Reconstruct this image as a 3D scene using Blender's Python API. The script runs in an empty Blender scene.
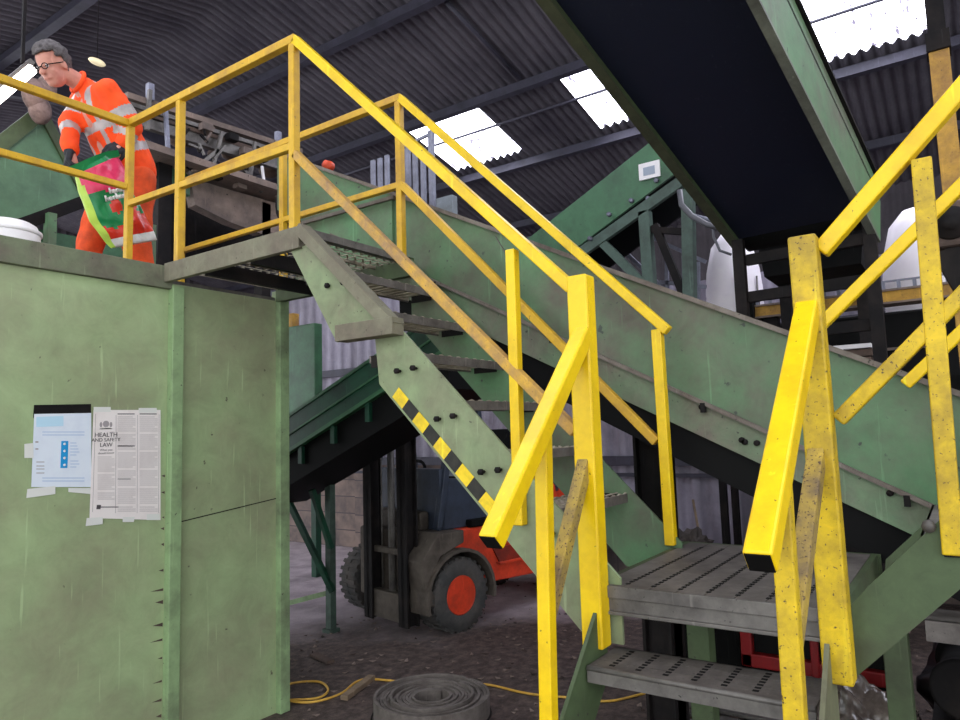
import bpy, bmesh, math, random
from mathutils import Vector as V, Matrix, noise as mnoise
random.seed(7)
C = bpy.context.scene.collection
PI = math.pi
def V3(p): return V((float(p[0]), float(p[1]), float(p[2])))
# ------------------------------------------------------------------ camera
yaw, pitch, roll, F = math.radians(34.6), math.radians(5.8), math.radians(-1.75), 700.0
fw = V((math.cos(yaw)*math.cos(pitch), math.sin(yaw)*math.cos(pitch), math.sin(pitch)))
r0 = V((math.sin(yaw), -math.cos(yaw), 0)); u0 = r0.cross(fw)
rt = r0*math.cos(roll)+u0*math.sin(roll); up = -r0*math.sin(roll)+u0*math.cos(roll)
EYE = V((0, 0, 1.6))
cd = bpy.data.cameras.new('camera'); cam = bpy.data.objects.new('camera', cd); C.objects.link(cam)
cd.sensor_width = 36; cd.lens = F/960*36; cd.clip_end = 200; cd.clip_start = .05
m = Matrix((rt, up, -fw)).transposed().to_4x4(); m.translation = EYE
cam.matrix_world = m
bpy.context.scene.camera = cam
def ray(x, y): return rt*((x-480)/F)-up*((y-360)/F)+fw
def at(x, y, axis, val):
    d = ray(x, y); i = 'XYZ'.index(axis); t = (val-EYE[i])/d[i]; return EYE+d*t
# ------------------------------------------------------------------ materials
def lin(c):
    return tuple(((v/255)/12.92 if v/255 <= .04045 else ((v/255+.055)/1.055)**2.4) for v in c)+(1,)
MC = {}
def mat(name, base, dirt=None, amt=.4, rough=.6, metal=0, scale=3, speck=None, specks=.1, bump=.1, emis=0, streak=False, trans=0, spec=.4, vary=.25):
    if name in MC: return MC[name]
    mt = bpy.data.materials.new(name); mt.use_nodes = True; MC[name] = mt
    nt = mt.node_tree; N = nt.nodes; L = nt.links; b = N['Principled BSDF']
    b.inputs['Roughness'].default_value = rough; b.inputs['Metallic'].default_value = metal
    b.inputs['Specular IOR Level'].default_value = spec
    b.inputs['Base Color'].default_value = lin(base)
    if trans: b.inputs['Transmission Weight'].default_value = trans
    if emis:
        b.inputs['Emission Color'].default_value = lin(base); b.inputs['Emission Strength'].default_value = emis
    if dirt is None: return mt
    tc = N.new('ShaderNodeTexCoord'); mp = N.new('ShaderNodeMapping'); L.new(tc.outputs['Object'], mp.inputs[0])
    if streak: mp.inputs['Scale'].default_value = (1, 1, .18)
    n1 = N.new('ShaderNodeTexNoise'); n1.inputs['Scale'].default_value = scale; n1.inputs['Detail'].default_value = 8; n1.inputs['Roughness'].default_value = .65
    L.new(mp.outputs[0], n1.inputs['Vector'])
    r1 = N.new('ShaderNodeValToRGB'); r1.color_ramp.elements[0].position = .62-amt*.45; r1.color_ramp.elements[1].position = .78-amt*.2
    L.new(n1.outputs['Fac'], r1.inputs[0])
    mx = N.new('ShaderNodeMixRGB'); mx.inputs[1].default_value = lin(base); mx.inputs[2].default_value = lin(dirt); L.new(r1.outputs[0], mx.inputs[0])
    out = mx.outputs[0]
    if speck is not None:
        n2 = N.new('ShaderNodeTexNoise'); n2.inputs['Scale'].default_value = scale*14; n2.inputs['Detail'].default_value = 5
        L.new(tc.outputs['Object'], n2.inputs['Vector'])
        r2 = N.new('ShaderNodeValToRGB'); r2.color_ramp.elements[0].position = .72-specks*.6; r2.color_ramp.elements[1].position = .76-specks*.5
        L.new(n2.outputs['Fac'], r2.inputs[0])
        m2 = N.new('ShaderNodeMixRGB'); L.new(r2.outputs[0], m2.inputs[0]); L.new(out, m2.inputs[1]); m2.inputs[2].default_value = lin(speck); out = m2.outputs[0]
    if vary:
        n3 = N.new('ShaderNodeTexNoise'); n3.inputs['Scale'].default_value = scale*3.3; n3.inputs['Detail'].default_value = 10; n3.inputs['Roughness'].default_value = .72; n3.inputs['Distortion'].default_value = .6
        L.new(tc.outputs['Object'], n3.inputs['Vector'])
        mr = N.new('ShaderNodeMapRange'); mr.inputs[1].default_value = .28; mr.inputs[2].default_value = .72; mr.inputs[3].default_value = 1-vary; mr.inputs[4].default_value = 1+vary*.55; L.new(n3.outputs['Fac'], mr.inputs[0])
        m4 = N.new('ShaderNodeMixRGB'); m4.blend_type = 'MULTIPLY'; m4.inputs[0].default_value = 1; L.new(out, m4.inputs[1]); L.new(mr.outputs[0], m4.inputs[2]); out = m4.outputs[0]
        # pale scratches
        mp2 = N.new('ShaderNodeMapping'); mp2.inputs['Rotation'].default_value = (.5, .6, .4); mp2.inputs['Scale'].default_value = (26, 26, 1.6); L.new(tc.outputs['Object'], mp2.inputs[0])
        n4 = N.new('ShaderNodeTexNoise'); n4.inputs['Scale'].default_value = 1.6; n4.inputs['Detail'].default_value = 3; L.new(mp2.outputs[0], n4.inputs['Vector'])
        r4 = N.new('ShaderNodeValToRGB'); r4.color_ramp.elements[0].position = .66; r4.color_ramp.elements[1].position = .74; r4.color_ramp.elements[1].color = (.32, .32, .32, 1); L.new(n4.outputs['Fac'], r4.inputs[0])
        m5 = N.new('ShaderNodeMixRGB'); L.new(r4.outputs[0], m5.inputs[0]); L.new(out, m5.inputs[1]); m5.inputs[2].default_value = tuple(min(1, v*1.7+.03) for v in lin(base)[:3])+(1,); out = m5.outputs[0]
    L.new(out, b.inputs['Base Color'])
    if bump:
        bp = N.new('ShaderNodeBump'); bp.inputs['Strength'].default_value = bump; bp.inputs['Distance'].default_value = .02
        L.new(n1.outputs['Fac'], bp.inputs['Height']); L.new(bp.outputs[0], b.inputs['Normal'])
    return mt
cabin_green = mat('cabin_green', (158, 178, 132), (146, 150, 118), .55, .55, scale=1.6, speck=(88, 84, 66), specks=.02, bump=.08, vary=0.2)
post_green = mat('post_green', (142, 168, 122), (100, 108, 84), .35, .55, scale=3, speck=(75, 72, 60), specks=.04)
conv_green = mat('conveyor_green', (90, 130, 92), (96, 90, 80), .55, .6, scale=1.7, speck=(66, 74, 66), specks=.06, bump=.15)
deep_green = mat('deep_green', (58, 104, 70), (42, 70, 50), .35, .45, scale=2.5, speck=(30, 34, 30), specks=.05)
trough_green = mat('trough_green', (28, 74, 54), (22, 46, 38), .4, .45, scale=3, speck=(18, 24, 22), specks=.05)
string_green = mat('stringer_green', (134, 150, 112), (118, 116, 94), .5, .55, scale=3, speck=(80, 80, 66), specks=.05)
dark_green = mat('dark_plate_green', (72, 88, 58), (60, 64, 46), .4, .6, scale=3, speck=(50, 52, 42), specks=.05)
dust_edge = mat('dusty_edge', (124, 116, 108), (92, 82, 76), .5, .85, scale=6, speck=(60, 56, 50), specks=.08)
yellow = mat('yellow_paint', (234, 196, 4), (208, 168, 10), .35, .4, scale=5, speck=(120, 100, 30), specks=.02, bump=.05, vary=0.1)
yellow_dirty = mat('yellow_dirty', (212, 178, 14), (160, 132, 34), .5, .5, scale=8, speck=(84, 66, 34), specks=.15, bump=.15)
yellow_worn = mat('yellow_worn', (180, 152, 60), (112, 94, 68), .6, .65, scale=9, speck=(78, 58, 46), specks=.22, bump=.2)
yellow_dull = mat('yellow_dull', (208, 164, 34), (170, 128, 50), .35, .5, scale=5, speck=(110, 90, 50), specks=.05, vary=0.14)
steel_grey = mat('steel_grey', (112, 108, 104), (78, 74, 72), .5, .5, metal=.3, scale=6, speck=(50, 48, 46), specks=.08)
tread_grey = mat('tread_grey', (112, 106, 102), (76, 70, 68), .5, .6, metal=.2, scale=7, speck=(66, 62, 58), specks=.08)
dark_steel = mat('dark_steel', (24, 22, 23), (42, 36, 34), .4, .7, scale=4, spec=.15)
black_belt = mat('black_belt', (18, 19, 22), (30, 30, 32), .3, .7, scale=2, spec=.15)
navy_belt = mat('navy_belt', (26, 30, 48), (36, 38, 52), .3, .5, scale=.8, bump=.03, vary=0.1)
roof_m = mat('roof_sheet', (98, 94, 102), (70, 66, 76), .5, .85, scale=.9, speck=(104, 100, 104), specks=.03, vary=0.2)
purlin_m = mat('purlin', (66, 64, 78), (50, 50, 60), .4, .6, scale=3)
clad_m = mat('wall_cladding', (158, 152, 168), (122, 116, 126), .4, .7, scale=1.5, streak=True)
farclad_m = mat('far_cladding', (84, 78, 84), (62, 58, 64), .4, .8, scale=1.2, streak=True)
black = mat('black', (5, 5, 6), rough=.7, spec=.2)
blackhole = mat('black_rubber', (12, 12, 12), (24, 22, 21), .3, .85, scale=6, spec=.12)
tyre_m = mat('tyre', (62, 62, 62), (86, 80, 76), .5, .9, scale=6)
fl_red = mat('forklift_red', (214, 64, 34), (150, 52, 34), .35, .45, scale=4, speck=(70, 40, 34), specks=.05)
fl_slate = mat('forklift_slate', (52, 60, 76), (40, 44, 54), .4, .45, scale=4)
fl_dirt = mat('forklift_dirty', (92, 84, 76), (64, 56, 50), .5, .8, scale=6)
glass_m = mat('cab_glass', (120, 126, 136), rough=.12, spec=.6)
grate_m = mat('grating', (176, 166, 150), (120, 110, 98), .5, .7, metal=.1, scale=8)
white_m = mat('white_plastic', (232, 228, 230), (214, 208, 212), .3, .5, scale=3, vary=0.03)
orange_m = mat('hi_vis_orange', (255, 84, 22), (236, 70, 20), .35, .8, scale=6, bump=.25, vary=0.08)
trouser_m = mat('hi_vis_trouser', (236, 88, 38), (180, 64, 34), .45, .85, scale=5, bump=.25, vary=0.12)
silver_m = mat('reflective_tape', (176, 168, 166), (150, 142, 142), .3, .4, metal=.1, scale=9, vary=0.08)
skin_m = mat('skin', (206, 146, 128), (186, 118, 104), .3, .55, scale=8, bump=.05, vary=0.04)
hair_m = mat('hair', (98, 92, 92), (60, 56, 56), .5, .8, scale=40, bump=.4, vary=0.1)
glove_m = mat('glove', (26, 28, 34), (40, 42, 46), .3, .7, scale=9)
wood_m = mat('wood', (138, 118, 96), (96, 80, 66), .5, .8, scale=6)
rust_m = mat('rusty_steel', (96, 78, 68), (70, 58, 54), .5, .8, scale=5)
brown_steel = mat('dusty_brown_steel', (140, 122, 112), (96, 86, 82), .5, .85, scale=3, speck=(60, 54, 52), specks=.08)
ochre = mat('ochre_paint', (196, 150, 62), (140, 104, 62), .5, .7, scale=6, speck=(90, 70, 54), specks=.1)
red_m = mat('red_machine', (140, 18, 22), (120, 22, 26), .3, .5, scale=4)
paper_m = mat('paper', (236, 228, 226), (226, 216, 214), .3, .6, scale=8, bump=0, vary=0)
paper_b = mat('paper_bluish', (222, 230, 242), (212, 220, 236), .3, .5, scale=8, bump=0, vary=0)
ink = mat('ink', (84, 78, 80), rough=.8)
ink_l = mat('ink_pale', (158, 150, 152), rough=.8)
ink_b = mat('ink_pale_blue', (168, 190, 222), rough=.8)
blue_b = mat('blue_panel', (26, 150, 214), rough=.5)
tape_m = mat('tape', (222, 222, 218), rough=.35)
lblue = mat('light_blue', (186, 220, 240), rough=.6)
# ------------------------------------------------------------------ mesh helper
class M:
    def __init__(s): s.bm = bmesh.new(); s.mi = 0
    def quadbox(s, co):
        vs = [s.bm.verts.new(V3(c)) for c in co]
        for f in ((0,3,2,1),(4,5,6,7),(0,1,5,4),(1,2,6,5),(2,3,7,6),(3,0,4,7)):
            fa = s.bm.faces.new([vs[i] for i in f]); fa.material_index = s.mi
        return vs
    def box(s, x0, x1, y0, y1, z0, z1):
        s.quadbox([(x0,y0,z0),(x1,y0,z0),(x1,y1,z0),(x0,y1,z0),(x0,y0,z1),(x1,y0,z1),(x1,y1,z1),(x0,y1,z1)]); return s
    def beam(s, a, b, w, h, upv=(0,0,1), ext=0):
        a, b = V3(a), V3(b); d = (b-a).normalized(); a = a-d*ext; b = b+d*ext
        upv = V3(upv)
        if abs(d.dot(upv)) > .98: upv = V((0,1,0))
        sd = d.cross(upv).normalized(); u = sd.cross(d).normalized()
        co = []
        for p in (a, b):
            co += [p-sd*w/2-u*h/2, p+sd*w/2-u*h/2, p+sd*w/2+u*h/2, p-sd*w/2+u*h/2]
        s.quadbox(co); return s
    def prism(s, pts, off):
        """closed polygon pts (3D) extruded by vector off"""
        off = V3(off); a = [s.bm.verts.new(V3(p)) for p in pts]; b = [s.bm.verts.new(V3(p)+off) for p in pts]
        f = s.bm.faces.new(a); f.material_index = s.mi
        f = s.bm.faces.new(b[::-1]); f.material_index = s.mi
        n = len(pts)
        for i in range(n):
            f = s.bm.faces.new([a[i], b[i], b[(i+1)%n], a[(i+1)%n]]); f.material_index = s.mi
        return s
    def tube(s, path, r, n=8, closed=False):
        path = [V3(p) for p in path]; rings = []; N = len(path); pu = None
        for i, p in enumerate(path):
            a = path[i-1] if i > 0 else p; b = path[i+1] if i < N-1 else p
            d = (b-a).normalized(); 
            if pu is None: pu = V((0,0,1)) if abs(d.z) < .9 else V((0,1,0))
            sd = d.cross(pu).normalized(); pu = sd.cross(d).normalized()
            rr = r[i] if isinstance(r, (list, tuple)) else r
            rings.append([s.bm.verts.new(p+(sd*math.cos(2*PI*k/n)+pu*math.sin(2*PI*k/n))*rr) for k in range(n)])
        for i in range(N-1):
            for k in range(n):
                f = s.bm.faces.new([rings[i][k], rings[i][(k+1)%n], rings[i+1][(k+1)%n], rings[i+1][k]]); f.material_index = s.mi; f.smooth = True
        for rg in (rings[0][::-1], rings[-1]): f = s.bm.faces.new(rg); f.material_index = s.mi
        return s
    def lathe(s, prof, c, axis='Z', n=24):
        """prof list of (r, h)"""
        c = V3(c); rings = []
        for r, h in prof:
            rg = []
            for k in range(n):
                a = 2*PI*k/n; x, y = max(r, .0005)*math.cos(a), max(r, .0005)*math.sin(a)
                v = {'Z': V((x, y, h)), 'Y': V((x, h, y)), 'X': V((h, x, y))}[axis]
                rg.append(s.bm.verts.new(c+v))
            rings.append(rg)
        for i in range(len(rings)-1):
            for k in range(n):
                f = s.bm.faces.new([rings[i][k], rings[i][(k+1)%n], rings[i+1][(k+1)%n], rings[i+1][k]]); f.material_index = s.mi; f.smooth = True
        for rg in (rings[0][::-1], rings[-1]): f = s.bm.faces.new(rg); f.material_index = s.mi
        return s
    def ball(s, c, r, sc=(1,1,1), rot=None, n=14):
        mt = Matrix.Translation(V3(c))
        if rot is not None: mt = mt @ rot.to_4x4()
        mt = mt @ Matrix.Diagonal((sc[0]*r, sc[1]*r, sc[2]*r, 1))
        res = bmesh.ops.create_uvsphere(s.bm, u_segments=n, v_segments=n//2+2, radius=1, matrix=mt)
        for f in {f for v in res['verts'] for f in v.link_faces}: f.smooth = True; f.material_index = s.mi
        return s
    def cap(s, a, ra, b, rb, n=14):
        s.ball(a, ra, n=n); s.ball(b, rb, n=n); s.tube([a, b], [ra, rb], n=n); return s
    def build(s, name, m, parent=None, bevel=0, smooth=False, kind=None, base=None):
        bmesh.ops.recalc_face_normals(s.bm, faces=s.bm.faces)
        me = bpy.data.meshes.new(name)
        o = bpy.data.objects.new(name, me); C.objects.link(o)
        org = V((0,0,0))
        if parent is not None:
            o.parent = parent; org = WORLD[parent.name]
        else:
            cs = [v.co for v in s.bm.verts]
            mn = V([min(c[i] for c in cs) for i in range(3)]); mxx = V([max(c[i] for c in cs) for i in range(3)])
            org = V(((mn.x+mxx.x)/2, (mn.y+mxx.y)/2, mn.z)) if base is None else V3(base)
            o.location = org
        WORLD[o.name] = org.copy()
        for v in s.bm.verts: v.co -= org
        if smooth:
            for f in s.bm.faces: f.smooth = True
        s.bm.to_mesh(me); s.bm.free()
        for x in (m if isinstance(m, (list, tuple)) else [m]): me.materials.append(x)
        if bevel:
            b = o.modifiers.new('bevel', 'BEVEL'); b.width = bevel; b.segments = 2; b.limit_method = 'ANGLE'
        if kind: o['kind'] = kind
        return o
WORLD = {}
def split_build(mb, name, m, parent, bevel=0):
    """link every loose piece of the mesh as a part of its own"""
    bm = mb.bm; left = set(bm.verts); out = []
    while left:
        st_ = [left.pop()]; isl = set(st_)
        while st_:
            v = st_.pop()
            for e in v.link_edges:
                w_ = e.other_vert(v)
                if w_ not in isl: isl.add(w_); left.discard(w_); st_.append(w_)
        n = M(); mp_ = {}
        for v in isl: mp_[v] = n.bm.verts.new(v.co)
        for f in {f for v in isl for f in v.link_faces}:
            g_ = n.bm.faces.new([mp_[v] for v in f.verts]); g_.material_index = f.material_index; g_.smooth = f.smooth
        out.append(n.build(name, m, parent, bevel=bevel))
    bm.free(); return out
def thing(name, label, cat, loc, group=None):
    o = bpy.data.objects.new(name, None); C.objects.link(o); o.location = V3(loc); o.empty_display_size = .1
    WORLD[o.name] = V3(loc); o['label'] = label; o['category'] = cat
    if group: o['group'] = group
    return o
def tag(o, label, cat, group=None):
    o['label'] = label; o['category'] = cat
    if group: o['group'] = group
    return o
def text(parent, s, size, loc, m, rotz=0, name='lettering', xaxis=None, align='CENTER', ext=.0006, yaxis=(0,0,1)):
    cu = bpy.data.curves.new('t', 'FONT'); cu.body = s; cu.size = size; cu.align_x = align; cu.align_y = 'CENTER'; cu.extrude = ext
    to = bpy.data.objects.new('t', cu); C.objects.link(to)
    bpy.context.view_layer.update()
    me = bpy.data.meshes.new_from_object(to.evaluated_get(bpy.context.evaluated_depsgraph_get()))
    bpy.data.objects.remove(to)
    xa = V3(xaxis or (1,0,0)).normalized(); za = V3(yaxis).normalized(); na = xa.cross(za).normalized()
    mt = Matrix((xa, za, na)).transposed().to_4x4(); mt.translation = V3(loc)-WORLD[parent.name]
    me.transform(mt); me.materials.clear(); me.materials.append(m)
    o = bpy.data.objects.new(name, me); C.objects.link(o); o.parent = parent; WORLD[o.name] = WORLD[parent.name]
    return o
# ------------------------------------------------------------------ setting
# floor
fm = bpy.data.materials.new('dirt_floor'); fm.use_nodes = True; nt = fm.node_tree; N = nt.nodes; L = nt.links; b = N['Principled BSDF']
tc = N.new('ShaderNodeTexCoord')
def nz(sc, det=6, rough=.6, vec=None):
    n = N.new('ShaderNodeTexNoise'); n.inputs['Scale'].default_value = sc; n.inputs['Detail'].default_value = det; n.inputs['Roughness'].default_value = rough
    L.new(vec or tc.outputs['Object'], n.inputs['Vector']); return n
def ramp(src, p0, p1, c0=(0,0,0,1), c1=(1,1,1,1)):
    r = N.new('ShaderNodeValToRGB'); r.color_ramp.elements[0].position = p0; r.color_ramp.elements[1].position = p1
    r.color_ramp.elements[0].color = c0; r.color_ramp.elements[1].color = c1; L.new(src, r.inputs[0]); return r
def mixc(fac, a, c):
    x = N.new('ShaderNodeMixRGB'); L.new(fac, x.inputs[0])
    for i, v in ((1, a), (2, c)):
        if isinstance(v, tuple): x.inputs[i].default_value = v
        else: L.new(v, x.inputs[i])
    return x
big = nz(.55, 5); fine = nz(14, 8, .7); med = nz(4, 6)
lit_concrete = mixc(ramp(med.outputs['Fac'], .35, .7).outputs[0], lin((190, 176, 182)), lin((150, 138, 144)))
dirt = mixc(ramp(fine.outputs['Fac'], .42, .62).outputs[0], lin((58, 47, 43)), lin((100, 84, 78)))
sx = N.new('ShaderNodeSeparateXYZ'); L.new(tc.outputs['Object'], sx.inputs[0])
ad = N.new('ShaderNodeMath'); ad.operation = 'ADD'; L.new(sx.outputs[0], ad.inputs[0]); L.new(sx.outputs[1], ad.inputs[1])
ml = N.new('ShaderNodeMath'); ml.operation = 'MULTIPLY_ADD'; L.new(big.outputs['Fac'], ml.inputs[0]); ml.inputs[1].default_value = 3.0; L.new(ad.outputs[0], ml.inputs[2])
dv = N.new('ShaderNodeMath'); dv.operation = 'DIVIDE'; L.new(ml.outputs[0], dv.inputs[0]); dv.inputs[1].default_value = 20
msk = ramp(dv.outputs[0], .47, .53)  # far concrete painted paler, standing in for light reflected off it
fc = mixc(msk.outputs[0], dirt.outputs[0], lit_concrete.outputs[0])
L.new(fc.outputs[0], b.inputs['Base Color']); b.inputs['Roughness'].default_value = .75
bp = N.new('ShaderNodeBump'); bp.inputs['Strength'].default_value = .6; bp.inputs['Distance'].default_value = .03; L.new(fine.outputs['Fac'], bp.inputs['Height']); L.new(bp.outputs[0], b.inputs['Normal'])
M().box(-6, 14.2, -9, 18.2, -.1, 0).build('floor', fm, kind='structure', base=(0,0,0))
# corrugated sheets
XR, ZR, SL = 5.38, 7.424, .2
def roof_z(x): return 8.5-SL*x if x >= XR else ZR-SL*(XR-x)
def corr(fn, s0, s1, t0, t1, pitch, amp, holes=(), nt_=None, sub=6, name='sheet', mats=None, kind=None, invert=False):
    """fn(s,t,h)->point; corrugation varies along s; t along the sheet"""
    mb = M(); n = int((s1-s0)/pitch*sub); ts = nt_ or [t0, t1]
    vs = [[mb.bm.verts.new(V3(fn(s0+(s1-s0)*i/n, t, amp*math.sin(2*PI*(s0+(s1-s0)*i/n)/pitch)))) for t in ts] for i in range(n+1)]
    for i in range(n):
        for j in range(len(ts)-1):
            sm, tm = s0+(s1-s0)*(i+.5)/n, (ts[j]+ts[j+1])/2
            inside = any(a <= sm <= b_ and c <= tm <= d for a, b_, c, d in holes)
            if inside != invert: continue
            f = mb.bm.faces.new([vs[i][j], vs[i+1][j], vs[i+1][j+1], vs[i][j+1]]); f.smooth = True
    lone = [v for v in mb.bm.verts if not v.link_faces]
    for v in lone: mb.bm.verts.remove(v)
    return mb.build(name, mats, kind=kind)
rf = lambda y, x, h: (x, y, roof_z(x)+h)
sky = [(6.03, 7.40, 8.78, 10.2), (3.6, 4.52, 8.78, 10.2), (-.05, 1.35, 8.78, 10.2), (12.0, 13.2, 8.78, 10.2), (1.9, 3.1, 7.0, 8.78), (-2.6, 1.2, 5.8, 8.4), (-4.5, -3.2, 8.78, 10.2), (-6, -4, 4.0, 5.0), (-2, 0, .6, 2.2), (3, 5.4, .6, 2.2), (8, 10, .6, 2.2)]  # some roof lights in view, others added out of sight to brighten hall and tanks
tsr = [-2, 0, .6, 2.2, 4.0, 5.0, XR, 5.8, 7.0, 8.4, 8.78, 10.2, 10.7, 11.6, 12.4, 14.1]
corr(rf, -9, 18.1, 0, 0, .146, .032, holes=sky, nt_=tsr, name='ceiling', mats=[roof_m], kind='structure')
# translucent roof lights, some added unseen for fill, dirty with moss streaks
sm = bpy.data.materials.new('roof_light_sheet'); sm.use_nodes = True; nt = sm.node_tree; N = nt.nodes; L = nt.links; b = N['Principled BSDF']
tc = N.new('ShaderNodeTexCoord'); mp = N.new('ShaderNodeMapping'); mp.inputs['Scale'].default_value = (1.2, 5.5, 1); L.new(tc.outputs['Object'], mp.inputs[0])
n = nz(1.5, 6, .75, mp.outputs[0]); r = ramp(n.outputs['Fac'], .54, .60)
em = mixc(r.outputs[0], lin((238, 240, 255)), lin((46, 42, 56)))
b.inputs['Base Color'].default_value = lin((120, 118, 120)); L.new(em.outputs[0], b.inputs['Emission Color']); b.inputs['Emission Strength'].default_value = 7.0
for i, h in enumerate(sky):
    corr(rf, h[0]-.07, h[1]+.07, 0, 0, .146, .032, nt_=[h[2]-.08, h[3]+.05], name='window_%d' % (i+1), mats=[sm], kind='structure').location.z += .012
for i, x in enumerate([-1.9, -1, .5, 2.4, 4.0, 6.62, 8.6, 10.42, 12.4]):
    z = roof_z(x)-.1; M().box(x-.03, x+.03, -9, 18, z-.06, z+.07).box(x-.06, x+.06, -9, 18, z-.075, z-.06).build('trim_%d' % (i+1), purlin_m, kind='structure')
M().tube([(9.3, -9, roof_z(9.3)-.06), (9.3, 18, roof_z(9.3)-.06)], .022).build('trim_10', purlin_m, kind='structure')
for i, y in enumerate([-4.5, 11.2]):
    M().beam((XR, y, ZR-.33), (14, y, 8.5-.2*14-.33), .12, .3).beam((XR, y, ZR-.33), (-2, y, roof_z(-2)-.33), .12, .3).build('trim_%d' % (i+11), purlin_m, kind='structure')
M().tube([(6.8, 5.05, roof_z(6.8)-.05), (8.5, 5.0, roof_z(8.5)-.05)], .03).build('trim_13', purlin_m, kind='structure')
# far wall and side walls
def trap(s, t, h): return None
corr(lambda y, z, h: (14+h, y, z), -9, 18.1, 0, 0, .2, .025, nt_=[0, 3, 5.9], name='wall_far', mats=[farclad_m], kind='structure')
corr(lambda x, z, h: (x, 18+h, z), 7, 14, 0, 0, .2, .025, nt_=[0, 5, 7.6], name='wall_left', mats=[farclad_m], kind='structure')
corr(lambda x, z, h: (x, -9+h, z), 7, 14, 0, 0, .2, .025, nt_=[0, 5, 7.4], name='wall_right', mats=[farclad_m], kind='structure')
# partition: block wall, pilasters, cladding above
bmz = bpy.data.materials.new('block_wall'); bmz.use_nodes = True; nt = bmz.node_tree; N = nt.nodes; L = nt.links; b = N['Principled BSDF']
tc = N.new('ShaderNodeTexCoord'); mp = N.new('ShaderNodeMapping'); mp.inputs['Rotation'].default_value = (0, PI/2, PI/2); L.new(tc.outputs['Object'], mp.inputs[0])
sxx = N.new('ShaderNodeSeparateXYZ'); L.new(tc.outputs['Object'], sxx.inputs[0]); cx = N.new('ShaderNodeCombineXYZ'); L.new(sxx.outputs[1], cx.inputs[0]); L.new(sxx.outputs[2], cx.inputs[1])
bk = N.new('ShaderNodeTexBrick'); bk.inputs['Scale'].default_value = 1; bk.inputs['Brick Width'].default_value = 2.4; bk.inputs['Row Height'].default_value = .24; bk.inputs['Mortar Size'].default_value = .008
bk.inputs['Color1'].default_value = lin((132, 114, 106)); bk.inputs['Color2'].default_value = lin((116, 100, 94)); bk.inputs['Mortar'].default_value = lin((78, 70, 72))
L.new(cx.outputs[0], bk.inputs['Vector']); n = nz(3, 8); r = ramp(n.outputs['Fac'], .42, .66); mm = mixc(r.outputs[0], bk.outputs['Color'], lin((86, 78, 78)))
L.new(mm.outputs[0], b.inputs['Base Color']); b.inputs['Roughness'].default_value = .9
w = M().box(7.34, 7.5, -3, 12, 0, 1.2)
for y in (7.1, 9.6, 4.4): w.box(7.22, 7.34, y-.1, y+.1, 0, 1.2)
w.build('wall_partition', bmz, kind='structure')
def trapz(y, z, h): return (7.3+max(-.018, min(.018, h*3)), y, z)
corr(trapz, 3.2, 12, 0, 0, .2, .02, nt_=[1.25, 3.9], sub=10, name='wall_partition_cladding', mats=[clad_m], kind='structure')
corr(trapz, -3, 4.2, 0, 0, .2, .02, nt_=[.4, 1.27], sub=10, name='wall_partition_lower_cladding', mats=[clad_m], kind='structure').location.x -= .04
corr(trapz, -3, 3.2, 0, 0, .2, .02, nt_=[1.25, 3.1], sub=10, name='wall_partition_upper', mats=[clad_m], kind='structure')
tr = M().box(7.17, 7.27, -3, 12, 1.18, 1.28).box(7.2, 7.26, -3, 12, 2.46, 2.56).box(7.17, 7.25, -3, 4.2, .33, .4).box(7.2, 7.24, -3, 12, 1.06, 1.1).box(7.22,7.27,3.2,12,3.86,3.94)
tr.build('trim_14', purlin_m, kind='structure')
# ------------------------------------------------------------------ cabin
YW = 3.44
cab = thing('site_cabin', 'pale green steel site cabin with posters taped on its front, below the railed deck', 'cabin', (.6, 4.2, 0))
M().box(-1.6, 2.10, YW, YW+.04, 0, 2.44).build('front_panel', cabin_green, cab, bevel=.004)
M().box(2.10, 2.84, YW+.012, YW+.05, 0, 2.44).build('recessed_panel', cabin_green, cab, bevel=.004)
M().box(2.80, 2.86, YW+.05, 5.0, 0, 2.40).build('side_panel', cabin_green, cab)
M().box(-1.6, 2.86, 4.96, 5.0, 0, 2.40).box(-1.6, -1.56, YW+.04, 4.96, 0, 2.40).build('rear_panel', cabin_green, cab)
M().box(2.085, 2.15, YW-.045, YW+.02, 0, 2.42).build('corner_post', post_green, cab, bevel=.004)
M().box(2.80, 2.87, YW-.03, YW+.05, 0, 2.50).build('corner_post', post_green, cab, bevel=.004)
M().box(-1.62, 2.09, YW-.03, YW+.02, 2.40, 2.52).build('roof_edge_beam', mat('weathered_green', (112, 122, 96), (104, 98, 86), .5, .8, scale=4, speck=(70, 66, 58), specks=.06), cab, bevel=.004)
M().box(-1.62, 2.88, YW+.02, 6.42, 2.40, 2.46).build('roof_deck', steel_grey, cab)
sb = M()
for i in range(14):
    z = .25+i*.09+random.uniform(-.03, .03); wd = random.uniform(.012, .03) if z > .95 else random.uniform(.02, .075)
    sb.prism([(2.078, YW-.0015, z), (2.078-wd, YW-.0015, z-.004), (2.078, YW-.0015, z-random.uniform(.01, .02))], (0, -.001, 0))
    sb.prism([(2.155, YW+.0105, z+.05), (2.155+wd*.5, YW+.0105, z+.04), (2.155, YW+.0105, z+.035)], (0, -.001, 0))
o = sb.build('rust_nick', rust_m, cab); o['kind'] = 'stuff'
M().beam((2.15, YW+.011, 1.17), (2.8, YW+.011, 1.235), .004, .005).build('weld_line', dark_steel, cab)
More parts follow.
